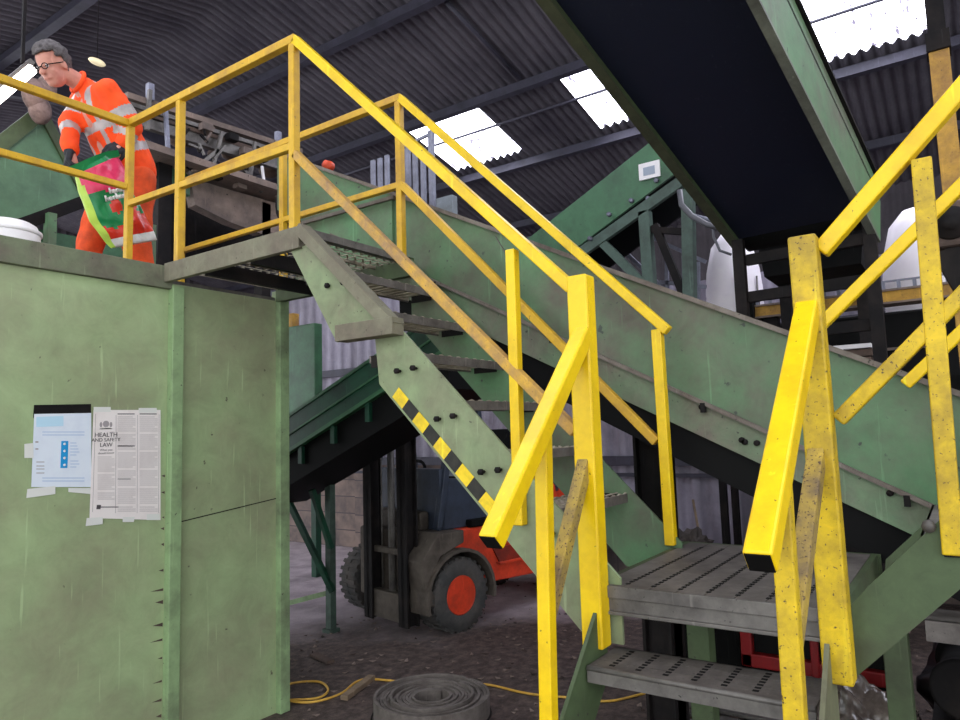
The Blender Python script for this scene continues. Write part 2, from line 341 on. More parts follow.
# black backing strip behind posters
pa = at(30, 405, 'Y', YW); pb = at(92, 405, 'Y', YW)
def paper(name, corners, m, label, cat):
    y = YW-.004
    mb = M(); mb.prism([(c[0], y, c[1]) for c in corners], (0, .002, 0)); o = mb.build(name, m)
    return tag(o, label, cat)
def pw(px, py): p = at(px, py, 'Y', YW-.004); return (p.x, p.z)
p1 = thing('notice_sheet', 'bluish white notice sheet with a blue symbol block, left of the two on the cabin', 'poster', (1.56, YW-.004, 1.4))
def flat(parent, name, pts, m, d=.0, th=.001):
    mb = M(); mb.prism([(pw(*p)[0], YW-.004-d, pw(*p)[1]) for p in pts], (0, -th, 0)); return mb.build(name, m, parent)
flat(p1, 'backing_board', [(34, 405), (91, 404), (91, 418), (33, 418)], dark_steel)
flat(p1, 'sheet', [(34, 414), (91, 413), (91, 487), (31, 487)], paper_b, .0015)
flat(p1, 'heading_block', [(36, 417), (63, 416), (63, 426), (36, 427)], lblue, .003)
flat(p1, 'symbol_block', [(61, 441), (68, 441), (67, 468), (60, 468)], blue_b, .003)
mb = M()
for k, yy in enumerate((444, 451, 458, 465)):
    x, z = pw(64.2, yy); mb.lathe([(0, -.0005), (.006, -.0005), (.006, .0005), (0, .0005)], (x, YW-.0085, z), 'Y', 10)
split_build(mb, 'white_symbol', white_m, p1)
mb = M()
def line(mb, x0, x1, y, d=.003, h=.0035):
    a, c = pw(x0, y), pw(x1, y); mb.beam((a[0], YW-.0045-d, a[1]), (c[0], YW-.0045-d, c[1]), .001, h)
for yy in range(443, 469, 3):
    if not 455 < yy < 460: line(mb, 70, 79-(yy % 4), yy)
for yy in (432, 435, 478, 481): line(mb, 42, 84, yy)
mb.build('printed_text', ink_b, p1)
mb = M()
for yy in (442, 449): line(mb, 35, 38, yy, h=.006)
for yy in (462, 466, 469, 473): line(mb, 36, 44, yy)
split_build(mb, 'side_text', ink_l, p1)
for q in ([(24, 444), (33, 443), (33, 458), (24, 458)], [(27, 489), (55, 486), (55, 494), (26, 498)], [(68, 488), (90, 488), (90, 494), (68, 492)]):
    flat(p1, 'tape_strip', q, tape_m, .003)
p2 = thing('safety_law_poster', 'cream HEALTH AND SAFETY LAW poster in three text columns beside cabin corner post', 'poster', (1.86, YW-.006, 1.2))
flat(p2, 'sheet', [(93, 410), (160, 410), (160, 520), (89, 518)], paper_m, .004)
for q in ([(93, 407), (110, 407), (110, 412), (93, 412)], [(138, 408), (156, 408), (156, 413), (138, 413)], [(86, 518), (102, 517), (102, 524), (85, 526)], [(122, 517), (134, 517), (133, 522), (122, 522)], [(146, 514), (159, 514), (159, 520), (146, 520)]):
    flat(p2, 'tape_strip', q, tape_m, .006)
x, z = pw(105.5, 435)
text(p2, 'HEALTH', .030, (x, YW-.0105, z), ink); x, z = pw(105.5, 440); text(p2, 'AND SAFETY', .024, (x, YW-.0105, z), ink); x, z = pw(105.5, 445); text(p2, 'LAW', .028, (x, YW-.0105, z), ink)
x, z = pw(105.5, 450); text(p2, 'What you', .015, (x, YW-.0105, z), ink_l); x, z = pw(105.5, 453); text(p2, 'should know', .015, (x, YW-.0105, z), ink_l)
mb = M(); x, z = pw(105.5, 424)
mb.ball((x, YW-.0085, z), .018, (1, .06, 1)); 
for s_ in (-1, 1): mb.ball((x+s_*.024, YW-.0085, z-.003), .012, (.8, .06, 1.5)); mb.beam((x+s_*.03, YW-.0085, z-.024), (x, YW-.0085, z-.022), .001, .005)
mb.build('crest', ink_l, p2)
mb = M()
for x0, x1, ys in ((97, 114, list(range(457, 500, 2))), (117, 135, list(range(417, 512, 2))), (139, 157, list(range(417, 512, 2)))):
    for k, yy in enumerate(ys):
        if k % 9 == 8: continue
        line(mb, x0, x1-(3*((k*7) % 5 == 0)), yy, .0055, .0022)
o = mb.build('text_column', ink_l, p2); o['kind'] = 'stuff'
mb = M()
for x0, x1, yy in ((117, 134, 414), (139, 156, 414), (117, 134, 446), (98, 118, 507), (117, 130, 479)): line(mb, x0, x1, yy, .0055, .0045)
line(mb, 96, 100, 507, .0055, .02)
split_build(mb, 'bold_text', ink, p2)
mb = M()
for a, c in (((115.5, 415), (115, 513)), ((137, 415), (136.5, 513)), ((95, 414), (92, 512)), ((158.5, 414), (158, 513))):
    A, B_ = pw(*a), pw(*c); mb.beam((A[0], YW-.0095, A[1]), (B_[0], YW-.0095, B_[1]), .0015, .001, (0,1,0))
split_build(mb, 'column_rule', ink_l, p2)
# ------------------------------------------------------------------ cabin guard rail
gr = thing('guard_rail', 'yellow two-bar guard rail standing on the left cabin deck in front of the worker', 'railing', (.6, 3.81, 2.46))
yr = 3.81; S = .045
M().beam((-1.6, yr, 3.42), (2.04, yr, 3.415), .04, .04).build('top_rail', yellow_dull, gr, bevel=.005)
a = at(127, 187, 'Y', yr); M().beam((-1.6, yr, a.z+.005), (2.04, yr, a.z), .035, .035).build('middle_rail', yellow_dull, gr, bevel=.005)
for x in (.2, -1.2): M().box(x-.022, x+.022, yr-.022, yr+.022, 2.46, 3.40).build('post', yellow_dull, gr, bevel=.004)
# ------------------------------------------------------------------ upper staircase
st = thing('steel_staircase', 'upper green steel stair flight with yellow handrails and hazard tape, under the cabin-level landing', 'staircase', (2.43, 2.2, 1.0))
XN, XF = 2.06, 2.80
def sq(name, a, b_, s=S, m=yellow_dull, parent=st, ext=0, upv=(0,0,1)):
    return M().beam(a, b_, s, s, upv, ext).build(name, m, parent, bevel=.004)
# near rail
sq('handrail', (XN, 3.82, 3.42), (XN, 2.40, 3.42), .04, m=yellow_dull, ext=.01)
def rake(y, z0=3.42, y0=2.42, sl=.985): return z0-(y0-y)*sl
sq('handrail', (XN, 2.40, 3.42), (XN, 1.04, rake(1.04)), .04, m=yellow)
sq('post', (XN, 3.81, 2.46), (XN, 3.81, 3.40), .038); sq('post', (XN, 3.31, 2.50), (XN, 3.31, 3.40), .038); sq('post', (XN, 2.41, 2.52), (XN, 2.41, 3.40), .038)
a = at(129, 204, 'X', XN); b2 = at(290, 148, 'X', XN); sq('middle_rail', (XN, 3.81, a.z), (XN, 2.42, b2.z), .034)
a = at(300, 150, 'X', XN-.02); b2 = at(575, 432, 'X', XN-.0); sq('middle_rail', (XN, 2.40, a.z), (XN, 1.05, b2.z), .038, m=mat('yellow_brown', (206, 160, 60), (150, 118, 84), .5, .6, scale=9, speck=(100, 84, 66), specks=.12))
a = at(512, 250, 'X', XN); b2 = at(519, 525, 'X', XN); sq('post', (XN, a.y, a.z), (XN, (a.y+b2.y)/2, b2.z), .037, m=yellow)
# far rail
zt = 3.43
sq('handrail', (XF, 4.5, zt), (XF, 2.41, zt), .04, ext=.01); sq('handrail', (XF, 2.41, zt), at(668, 331, 'X', XF), .04, m=yellow)
sq('middle_rail', (XF, 4.5, 2.93), (XF, 2.41, 2.94), .034); sq('middle_rail', (XF, 2.41, 2.94), at(657, 442, 'X', XF), .038, m=yellow_dull)
for y in (4.47, 3.38, 2.42): sq('post', (XF, y, 2.46 if y > 3.4 else 2.52), (XF, y, zt-.02), .038)
a = at(657, 325, 'X', XF); b2 = at(671, 540, 'X', XF); sq('post', (XF, a.y-.0, a.z-.02), (XF, (b2.y), 1.12), .042, m=yellow)
# landing frame
mb = M(); mb.box(XN-.02, XN+.01, 2.36, YW-.03, 2.43, 2.53); mb.box(XN+.01, XN+.05, 2.36, YW-.03, 2.515, 2.53)
mb.build('landing_channel', mat('dusty_green', (126, 124, 104), (108, 98, 86), .6, .8, scale=4, speck=(80, 72, 62), specks=.06), st, bevel=.003)
M().box(XF-.01, XF+.03, 2.36, YW, 2.43, 2.53).build('landing_channel', dark_green, st)
M().box(XN, XF, 2.36, 2.40, 2.495, 2.53).build('landing_nosing', steel_grey, st)
mb = M()
for y in (2.72, 3.08): mb.box(XN+.01, XF, y-.015, y+.015, 2.42, 2.49)
split_build(mb, 'landing_bearer', dark_steel, st)
def grid_plank(x0, x1, y0, y1, z, th=.004, px=.028, rows=4, lip=.012):
    """walkway plank running along X with diamond openings and turned down lips"""
    mb = M(); n = int((x1-x0)/px); h = (y1-y0)/rows
    for r_ in range(rows+1):
        y = y0+r_*h
        prev = None
        for i in range(n+1):
            x = x0+(x1-x0)*i/n; yy = y+(h*.26 if (i+r_) % 2 else -h*.26) if 0 < r_ < rows else y
            if prev: mb.beam(prev, (x, yy, z+(.006 if i % 2 else -.002)), .009, th)
            prev = (x, yy, z+(.006 if i % 2 else -.002))
    for y in (y0, y1-.004): mb.box(x0, x1, y, y+.004, z-lip, z)
    return mb
for k in range(5):
    y0 = 2.41+k*.205; grid_plank(XN+.03, XF, y0, y0+.195, 2.515).build('walkway_plank', grate_m, st)
# upper near stringer: channel from the landing edge to the horizontal cap
def stringer(x, top0, top1, wdt, th, name, m, flange=0, parent=st):
    (y0, z0), (y1, z1) = top0, top1; d = V((0, y1-y0, z1-z0)).normalized(); nn = V((0, d.z, -d.y)); nn = nn if nn.z < 0 else -nn
    A, B_ = V((x, y0, z0)), V((x, y1, z1))
    mb = M(); mb.prism([A, B_, B_+V((0, wdt, 0)), A+V((0, wdt, 0))] if False else [A, B_, B_+nn*wdt, A+nn*wdt], (th, 0, 0))
    if flange: mb.prism([A, B_, B_+nn*.008, A+nn*.008], (flange, 0, 0)) 
    return mb.build(name, m, parent, bevel=.002)
wg = MC['dusty_green']
mb = M(); mb.prism([(XN, 2.30, 2.44), (XN, 2.44, 2.44), (XN, 2.15, 1.99), (XN, 1.83, 1.99)], (.01, 0, 0)); mb.build('stringer', string_green, st)
mb = M(); mb.prism([(XN-.045, 2.33, 2.53), (XN-.045, 1.79, 2.03), (XN-.045, 1.835, 2.0), (XN-.045, 2.365, 2.495)], (.065, 0, 0)); mb.build('stringer_flange', wg, st, bevel=.002)
mb = M(); mb.box(XN-.049, XN+.02, 1.795, 2.11, 1.984, 2.052); mb.build('splice_channel', wg, st, bevel=.002)
xs = XN+.02
lo = [(xs, 1.80, 2.0), (xs, .93, 1.13), (xs, .93, .93), (xs, 1.05, .93), (xs, 1.93, 1.80), (xs, 1.95, 2.0)]
M().prism(lo, (.012, 0, 0)).build('stringer', string_green, st)
mb = M(); n_t = 10; a0, a1 = V((xs-.001, 1.86, 1.745)), V((xs-.001, 1.36, 1.252)); dd = (a1-a0)/n_t; nn = V((0, -dd.z, dd.y)).normalized(); nn = -nn if nn.z < 0 else nn
for k in range(n_t):
    mb.mi = k % 2; p = a0+dd*k; sk = dd*.35
    mb.prism([p, p+dd, p+dd+nn*.05-sk*0, p+nn*.05], (-.0015, 0, 0))
mb.build('hazard_tape', [mat('tape_yellow', (240, 206, 40), (200, 170, 50), .3, .5, scale=8), mat('tape_black', (36, 36, 34), (60, 56, 50), .3, .6, scale=8)], st)
# far stringer
xf = XF
far = [(xf, 2.36, 2.52), (xf, .98, 1.13), (xf, .98, 1.0), (xf, 1.22, 1.02), (xf, 2.36, 2.2)]
M().prism(far, (.012, 0, 0)).build('stringer', dark_green if False else conv_green, st)
bolts = M()
for px, py in ((329, 286), (345, 283), (397, 371), (413, 368), (437, 419), (453, 416), (481, 472), (498, 470), (551, 534)):
    p = at(px, py, 'X', XN); bolts.lathe([(0, -.012), (.012, -.012), (.012, .0), (.006, .002), (.006, .02), (0, .02)], (XN+(.0 if py < 320 else .01)-.006, p.y, p.z), 'X', 6)
split_build(bolts, 'bolt', dark_steel, st)
# treads
for k in range(6):
    z = 2.32-k*.2; yf = 2.37-(k+1)*.195
    t = M(); t.box(XN+.035, XF, yf, yf+.006, z-.036, z); t.box(XN+.035, XF, yf+.205, yf+.211, z-.03, z)
    tr_ = t.build('tread', tread_grey, st)
    g = grid_plank(XN+.035, XF, yf+.008, yf+.205, z-.003, px=.03, rows=4, lip=.02); 
    for q in range(12):
        g.box(XN+.09+q*.05, XN+.12+q*.05, yf+.03, yf+.18, z-.02, z-.012)
    g.build('tread_grip', grate_m, tr_)
    split_build(M().box(XN+.032, XN+.038, yf+.02, yf+.2, z-.05, z).box(XF-.006, XF, yf+.05, yf+.18, z-.04, z), 'tread_bracket', dark_steel, tr_)
# ------------------------------------------------------------------ lower landing
ld = thing('stair_landing', 'grey perforated steel landing between the two yellow box posts', 'landing', (2.43, .67, 0))
YL0, YL1, ZL = .33, 1.0, 1.11
mb = M()
for k in range(8):
    y0 = YL0+k*(YL1-YL0)/8; mb.box(XN+.0, XF+.15, y0+.0015, y0+(YL1-YL0)/8-.0015, ZL-.004, ZL)
mb.build('deck_plank', tread_grey, ld)
mb = M()
for k in range(1, 8):
    y0 = YL0+k*(YL1-YL0)/8
    for q in range(24): mb.box(XN+.04+q*.032, XN+.056+q*.032, y0-.007, y0+.007, ZL-.002, ZL+.001)
o = mb.build('perforation', black, ld); o['kind'] = 'stuff'
mb = M(); mb.box(XN-.012, XN, YL0-.03, YL1, ZL-.035, ZL+.002); mb.box(XN-.004, XN+.004, YL0-.03, YL1, ZL-.075, ZL-.035); mb.box(XN-.012, XN, YL0-.03, YL1, ZL-.085, ZL-.074)
mb.build('edge_channel', steel_grey, ld, bevel=.002)
M().box(XF+.15, XF+.17, YL0-.03, YL1+.05, ZL-.08, ZL).box(XN, XF+.15, YL1, YL1+.02, ZL-.08, ZL).box(XN, XF+.15, YL0-.02, YL0, ZL-.08, ZL).build('frame', dark_green, ld)
for a, w_ in (((690, 660), .085), ((886, 680), .075)):
    p = at(*a, 'X', 2.8); M().box(2.78, 2.86, p.y-w_, p.y, 0, ZL-.08).box(2.74, 2.90, p.y-w_-.03, p.y+.03, 0, .012).build('leg', dark_green, ld, bevel=.003)
# big newel posts
def boxpost(name, x, y, z0, z1, sx, sy, m, parent, dy=0):
    co = [(x-sx/2, y-sy/2+dy, z0), (x+sx/2, y-sy/2+dy, z0), (x+sx/2, y+sy/2+dy, z0), (x-sx/2, y+sy/2+dy, z0), (x-sx/2, y-sy/2, z1), (x+sx/2, y-sy/2, z1), (x+sx/2, y+sy/2, z1), (x-sx/2, y+sy/2, z1)]
    mb = M(); mb.quadbox(co); return mb.build(name, m, parent, bevel=.006)
boxpost('newel_post', XN-.03, .995, .93, 2.09, .066, .070, yellow, ld)
boxpost('newel_post', XN-.03, .325, .94, 2.095, .066, .070, yellow_dirty, ld, dy=-.005)
# ------------------------------------------------------------------ lower flight
lf = thing('steel_staircase', 'short lower flight of grey treads with thick yellow box handrails descending to the floor', 'staircase', (1.6, .67, 0))
def plate45(y, x_top, z_top, m, side):
    x1, z1 = x_top-1.03, z_top-1.03*.97
    mb = M(); mb.prism([(x_top, y, z_top), (x1+.0, y, z1), (x1+.2, y, z1-.02), (x_top+.0, y, z_top-.26)], (0, .012*side, 0)); return mb.build('stringer', m, lf)
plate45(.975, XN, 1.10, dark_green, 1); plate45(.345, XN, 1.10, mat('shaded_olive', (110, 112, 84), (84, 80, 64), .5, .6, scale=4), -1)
for k in range(4):
    z = .91-k*.205; x0 = 1.91-k*.2
    mb = M()
    for q in range(3): mb.box(x0+q*.07, x0+q*.07+.067, .36, .97, z-.004, z)
    t_ = mb.build('tread', tread_grey, lf)
    mb = M(); mb.tube([(x0, .36, z-.006), (x0, .97, z-.006)], .008); mb.box(x0-.004, x0+.004, .36, .97, z-.045, z-.004); mb.box(x0+.2, x0+.206, .36, .97, z-.04, z); mb.build('nosing', steel_grey, t_)
    mb = M()
    for c in range(7):
        for q in range(7): mb.box(x0+.03+q*.024, x0+.042+q*.024, .42+c*.08, .436+c*.08, z-.002, z+.001)
    o = mb.build('perforation', black, t_); o['kind'] = 'stuff'
def hollow(a, b_, s, m, name, parent):
    """square tube open at its lower end"""
    mb = M(); a, b_ = V3(a), V3(b_); mb.beam(a, b_, s, s); o = mb.build(name, m, parent, bevel=.006)
    d = (b_-a).normalized(); k = M(); k.beam(b_-d*.002, b_+d*.0015, s*.86, s*.86); k.build('open_end', black, o); return o
hollow((XN-.04, .985, 1.905), (1.465, .995, 1.325), .053, yellow, 'handrail', lf)
hollow((XN-.04, .325, 1.90), (1.39, .34, 1.34), .055, yellow, 'handrail', lf)
M().beam((1.765, 1.005, 1.60), (1.715, 1.005, .30), .040, .040).build('post', yellow, lf, bevel=.004)
M().beam((1.585, .335, 1.48), (1.545, .335, .30), .041, .041).build('post', yellow_dirty, lf, bevel=.004)
M().beam((XN-.04, 1.0, 1.50), (1.75, 1.005, 1.085), .038, .042).build('middle_rail', yellow_worn, lf, bevel=.004)
M().beam((XN-.04, .33, 1.52), (1.58, .335, 1.15), .040, .044).build('middle_rail', yellow_worn, lf, bevel=.004)
# ------------------------------------------------------------------ right flight
rf_ = thing('steel_staircase', 'green steel stair flight with rusty-specked yellow rails climbing out of frame at right', 'staircase', (2.43, 0, 1.0))
pr = [(XN, .27, 1.16), (XN, -.75, 2.20), (XN, -.95, 2.2), (XN, -.95, 2.16), (XN, .06, 1.155), (XN, .30, .94)]
M().prism([(XN, .29, 1.12), (XN, .245, 1.175), (XN, -.76, 2.22), (XN, -.97, 2.22), (XN, .30, .935)], (.012, 0, 0)).build('stringer', dark_green, rf_)
M().prism([(XF, .27, 1.12), (XF, -.76, 2.18), (XF, -.97, 2.18), (XF, .30, .9)], (.012, 0, 0)).build('stringer', dark_green, rf_)
sl = 1.02
M().beam((XN, .29, 2.055), (XN, -.8, 2.055+1.09*sl), .044, .044).build('handrail', yellow, rf_, bevel=.005)
M().beam((XN, .28, 1.60), (XN, -.8, 1.60+1.08*1.0), .038, .038).build('middle_rail', yellow_dirty, rf_, bevel=.005)
p = at(820, 326, 'X', XF); q = at(960, 187, 'X', XF); q = p+(q-p)*2.5; M().beam(p, q, .042, .042).build('handrail', yellow, rf_, bevel=.005)
p = at(905, 385, 'X', XF); q = at(960, 333, 'X', XF); p0 = p; q = p+(q-p)*4; M().beam(p, q, .038, .038).build('middle_rail', yellow, rf_, bevel=.005)
M().beam((XN-.0, .042, 2.25), (XN-.0, .055, 1.27), .045, .045).build('post', yellow_dirty, rf_, bevel=.004)
M().beam((XN-.0, .055, 1.271), (XN-.0, .0549, 1.266), .037, .037).build('open_end', black, rf_)
M().beam((XF, -.32, 2.5), (XF, -.32, 1.7), .05, .05).build('post', yellow_dirty, rf_, bevel=.004)
for k in range(4):
    z = 1.31+k*.2; y1 = .12-k*.2
    mb = M(); mb.box(XN+.012, XF, y1-.2, y1, z-.004, z); mb.box(XN+.012, XF, y1-.006, y1, z-.045, z); mb.build('tread', tread_grey, rf_)
mb = M(); mb.lathe([(0, -.01), (.016, -.01), (.016, .0), (0, .0)], (XN, .1, 1.335), 'X', 8); mb.build('bolt', steel_grey, rf_)
# ------------------------------------------------------------------ main inclined conveyor
cv = thing('inclined_conveyor', 'long grimy green inclined conveyor running down right behind the stairs', 'conveyor', (3.35, 1.5, 1.0))
XC = 2.95
zt_ = lambda y: 1.67+.5*y
zs_ = lambda y: 1.225+.515*y
zb_ = lambda y: 1.09+.5*y
Y0c, Y1c = -.75, 3.62
M().prism([(XC, Y0c, zs_(Y0c)), (XC, Y1c, zs_(Y1c)), (XC, Y1c, zt_(Y1c)), (XC, Y0c, zt_(Y0c))], (.02, 0, 0)).build('side_plate', conv_green, cv)
M().prism([(XC+.0, Y0c, zb_(Y0c)), (XC+.0, 3.0, zb_(3.0)), (XC, 3.0, zs_(3.0)), (XC, Y0c, zs_(Y0c))], (.018, 0, 0)).build('lower_plate', mat('lower_plate_green', (108, 138, 104), (112, 104, 94), .7, .6, scale=3, speck=(70, 72, 64), specks=.07), cv)
M().beam((XC-.01, Y0c, zs_(Y0c)), (XC-.01, 3.1, zs_(3.1)), .035, .016).build('seam_ledge', dust_edge, cv)
M().beam((XC+.01, Y0c, zt_(Y0c)), (XC+.01, Y1c, zt_(Y1c)), .07, .02).build('top_rim', dust_edge, cv)
XC2 = 3.72
M().prism([(XC2, Y0c, zb_(Y0c)), (XC2, Y1c, zb_(Y1c)), (XC2, Y1c, zt_(Y1c)-.03), (XC2, Y0c, zt_(Y0c)-.03)], (.02, 0, 0)).build('side_plate', conv_green, cv)
M().prism([(XC+.02, Y0c, zt_(Y0c)-.2), (XC+.02, Y1c, zt_(Y1c)-.2), (XC+.02, Y1c, zt_(Y1c)-.17), (XC+.02, Y0c, zt_(Y0c)-.17)], (XC2-XC-.02, 0, 0)).build('belt', black_belt, cv)
M().prism([(XC+.03, Y0c, zb_(Y0c)-.17), (XC+.03, 2.6, zb_(2.6)-.14), (XC+.03, 2.6, zb_(2.6)+.05), (XC+.03, Y0c, zb_(Y0c)+.05)], (XC2-XC-.05, 0, 0)).build('return_belt', black, cv)
M().lathe([(0, 0), (.17, 0), (.17, .7), (0, .7)], (XC+.04, Y1c-.1, zt_(Y1c)-.34), 'X', 20).build('head_drum', black_belt, cv)
mb = M(); mb.box(XC-.02, XC, 2.6, 3.42, 2.53, 2.93); mb.build('kick_plate', conv_green, cv); M().box(XC-.035, XC, 2.58, 3.44, 2.93, 2.95).build('kick_plate_ledge', dust_edge, cv)
bolts = M()
for px, py in ((757, 443), (745, 442), (890, 493), (702, 407), (742, 440)):
    p = at(px, py, 'X', XC-.005); bolts.lathe([(0, -.012), (.012, -.012), (.012, .004), (0, .004)], (XC-.004, p.y, p.z), 'X', 8)
for y in (.2, .9, 1.6, 2.3, 2.9): bolts.beam((XC-.02, y, zs_(y)), (XC-.02, y, zs_(y)-.04), .02, .02)
split_build(bolts, 'bolt', dark_steel, cv)
# dust stain ridges (weld plates)
p = at(470, 225, 'X', XC); M().beam(at(520, 355, 'X', XC-.004)+V((0,0,.42)), at(520, 355, 'X', XC-.004)+V((0,.12,.62)), .004, .004).build('weld_line', steel_grey, cv)
mb = M(); mb.box(3.26, 3.36, 1.20, 1.34, 0, 1.58); mb.box(3.22, 3.40, 1.20, 1.215, 0, 1.58); mb.box(3.22, 3.40, 1.325, 1.34, 0, 1.58); mb.build('support_column', dark_steel, cv)
# lamp-like orange cap and box on the conveyor
p = at(329, 166, 'X', 3.1); tag(M().lathe([(0, -.04), (.03, -.036), (.034, .0), (.03, .024), (.014, .034), (0, .034)], p, 'X', 14).build('orange_cap', mat('orange_plastic', (226, 82, 48), (180, 60, 40), .3, .5, scale=8)), 'small round orange cap on top of the green conveyor behind the rails', 'cap')
M2 = M(); p = at(446, 207, 'X', 3.76); M2.box(3.74, 3.8, p.y-.07, p.y+.07, zt_(p.y)-.04, p.z+.07); bx = M2.build('control_box', mat('box_grey', (128, 136, 144), (104, 108, 112), .4, .5, scale=5), cv, bevel=.004)
# slatted guard fixed along conveyor
sg = M().beam((3.77, 1.9, zt_(1.9)-.04), (3.77, 3.35, zt_(3.35)-.04), .04, .03).build('slatted_guard', mat('galvanised', (132, 134, 150), (100, 100, 112), .4, .5, metal=.3, scale=5), cv)
for px, ya, yb in ((373, 163, 192), (380, 161, 193), (387, 158, 194), (403, 152, 197), (408, 150, 198), (415, 152, 200), (423, 155, 202)):
    a = at(px, ya, 'X', 3.78); b2 = at(px, yb, 'X', 3.78); M().box(3.77, 3.79, a.y-.018, a.y+.018, min(b2.z, zt_(a.y)-.05), a.z+.02).build('slat', mat('galvanised', (132, 134, 150), (100, 100, 112), .4, .5, metal=.3, scale=5), sg)
a = at(431, 131, 'X', 3.78); M().box(3.765, 3.795, a.y-.02, a.y+.02, zt_(a.y)-.06, a.z).build('post', MC['galvanised'], sg)
b2 = at(405, 146, 'X', 3.78); M().beam((3.78, a.y, a.z-.02), (3.78, b2.y, b2.z), .02, .02).build('top_bar', MC['galvanised'], sg)
# ------------------------------------------------------------------ overhead conveyor
oc_d = V((.934, -.111, -.339)).normalized()
P1 = at(742, 250, 'X', 4.9); P2 = at(908, 250, 'Z', P1.z); wv = (P2-P1)
wdir = oc_d.cross(V((0,0,1))).normalized(); wv = wdir*wv.dot(wdir); P2 = P1+wv
nrm = wdir.cross(oc_d).normalized(); nrm = nrm if nrm.z > 0 else -nrm
Lc = 8.2
oc = thing('overhead_conveyor', 'huge dark overhead conveyor with navy belt underside crossing the top right', 'conveyor', P1)
A, B_ = P1, P1-oc_d*Lc
def slab(o0, o1, p, q, h0, h1, name, m, bev=0):
    """strip between lateral offsets o0..o1, from p to q, height h0..h1 along the conveyor normal"""
    mb = M(); mb.quadbox([p+wdir*o0+nrm*h0, q+wdir*o0+nrm*h0, q+wdir*o1+nrm*h0, p+wdir*o1+nrm*h0, p+wdir*o0+nrm*h1, q+wdir*o0+nrm*h1, q+wdir*o1+nrm*h1, p+wdir*o1+nrm*h1])
    return mb.build(name, m, oc, bevel=bev)
W = (P2-P1).dot(wdir)
slab(.0, W, A, B_, .05, .08, 'belt_underside', navy_belt)
slab(-.02, .0, A, B_, -.0, .18, 'side_frame', dark_green)
slab(-.045, .015, A, B_, -.012, .0, 'bottom_flange', mat('olive_flange', (74, 78, 58), (56, 58, 46), .4, .6, scale=4))
slab(W, W+.02, A, B_, -.12, .25, 'side_frame', conv_green)
slab(W-.025, W+.02, A, B_, -.135, -.12, 'bottom_flange', mat('flange_grey', (120, 124, 112), (84, 84, 78), .5, .6, scale=4))
slab(W+.02, W+.04, A, B_, .25, .265, 'top_flange', dark_steel)
slab(-.02, W+.02, A, B_, .16, .18, 'top_cover', dark_steel)
mb = M(); q = B_; mb.lathe([(0, 0), (.11, 0), (.11, W-.04), (0, W-.04)], (0, 0, 0), 'X', 20)
rotm = Matrix((wdir, nrm.cross(wdir), nrm)).transposed().to_4x4()
rotm.translation = A+oc_d*.02+wdir*.02+nrm*.12; mb.bm.transform(rotm); mb.build('tail_drum', blackhole, oc)
for t_, h_ in ((3.2, 0), ): pass
zb0 = P1.z
mb = M()
for off in (.02, W-.02):
    p = A+wdir*off-oc_d*.12; mb.beam(p, (p.x, p.y, 1.75), .07, .07)
split_build(mb, 'support_leg', dark_steel, oc)
p = A+wdir*.06-oc_d*.1
mb = M(); q = A+wdir*(W-.06)-oc_d*.1
for z in (P1.z-.10, P1.z-.35, P1.z-.62): mb.beam((p.x, p.y, z), (q.x, q.y, z), .04, .07)
split_build(mb, 'cross_member', dark_steel, oc)
# ------------------------------------------------------------------ far green conveyor with lattice
fc_ = thing('lattice_conveyor', 'bolted green inclined conveyor on a lattice truss rising behind the main conveyor', 'conveyor', (5.5, 2.4, 2.8))
XG = 5.5
def g(px, py): return at(px, py, 'X', XG)
ta, tb = g(520, 245), g(664, 131); ext = (tb-ta)*.12; tb2 = tb+ext; la, lb = g(560, 260), g(666, 180); lb2 = lb+(tb2-tb)
M().prism([ta-(tb-ta)*.5, tb2, lb2, la-(lb-la)*.5], (.03, 0, 0)).build('side_plate', deep_green, fc_)
M().prism([ta-(tb-ta)*.5, tb2, lb2, la-(lb-la)*.5], (.03, 0, 0)).build('side_plate', black_belt, fc_).location.x += .8  # far plate coloured black to paint the darkness behind the lattice
d_ = (lb-la).normalized(); ca = g(570, 262); cb = g(677, 186)
M().beam(ca-(cb-ca)*.3+V((-.02,0,0)), cb+(cb-ca)*.1+V((-.02,0,0)), .05, .09).build('lower_chord', dark_green if False else mat('chord_green', (74, 94, 84), (56, 66, 60), .4, .6, scale=5), fc_, bevel=.004)
ch = MC['chord_green']
for a, c, w_ in (((645, 212), (650, 285), .09), ((600, 240), (650, 290), .07), ((655, 225), (690, 310), .06), ((688, 190), (690, 300), .09), ((650, 230), (690, 232), .05)):
    M().beam(g(*a), g(*c), w_, w_, (1,0,0)).build('lattice_member', ch if w_ > .065 else dark_steel, fc_)
M().prism([ta-(tb-ta)*.5+V((.05,0,-.1)), tb2+V((.05,0,-.1)), tb2+V((.05,0,-.13)), ta-(tb-ta)*.5+V((.05,0,-.13))], (.75, 0, 0)).build('belt', black_belt, fc_)
mb = M()
for px, py in ((612, 216), (632, 201), (649, 199), (657, 181), (593, 240)):
    p = g(px, py); mb.lathe([(0, -.03), (.02, -.03), (.02, 0), (0, 0)], (XG-.0-.045*(py % 2 == 0), p.y, p.z), 'X', 8)
split_build(mb, 'bolt', MC['galvanised'], fc_)
mb = M(); p = g(650, 172); mb.box(XG-.02, XG, p.y-.09, p.y+.09, p.z-.06, p.z+.08); mb.build('rating_plate', white_m, fc_)
mb = M(); mb.box(XG-.024, XG-.019, p.y-.05, p.y+.05, p.z-.03, p.z+.04); mb.build('plate_window', mat('plate_grey', (150, 160, 176), rough=.5), fc_)
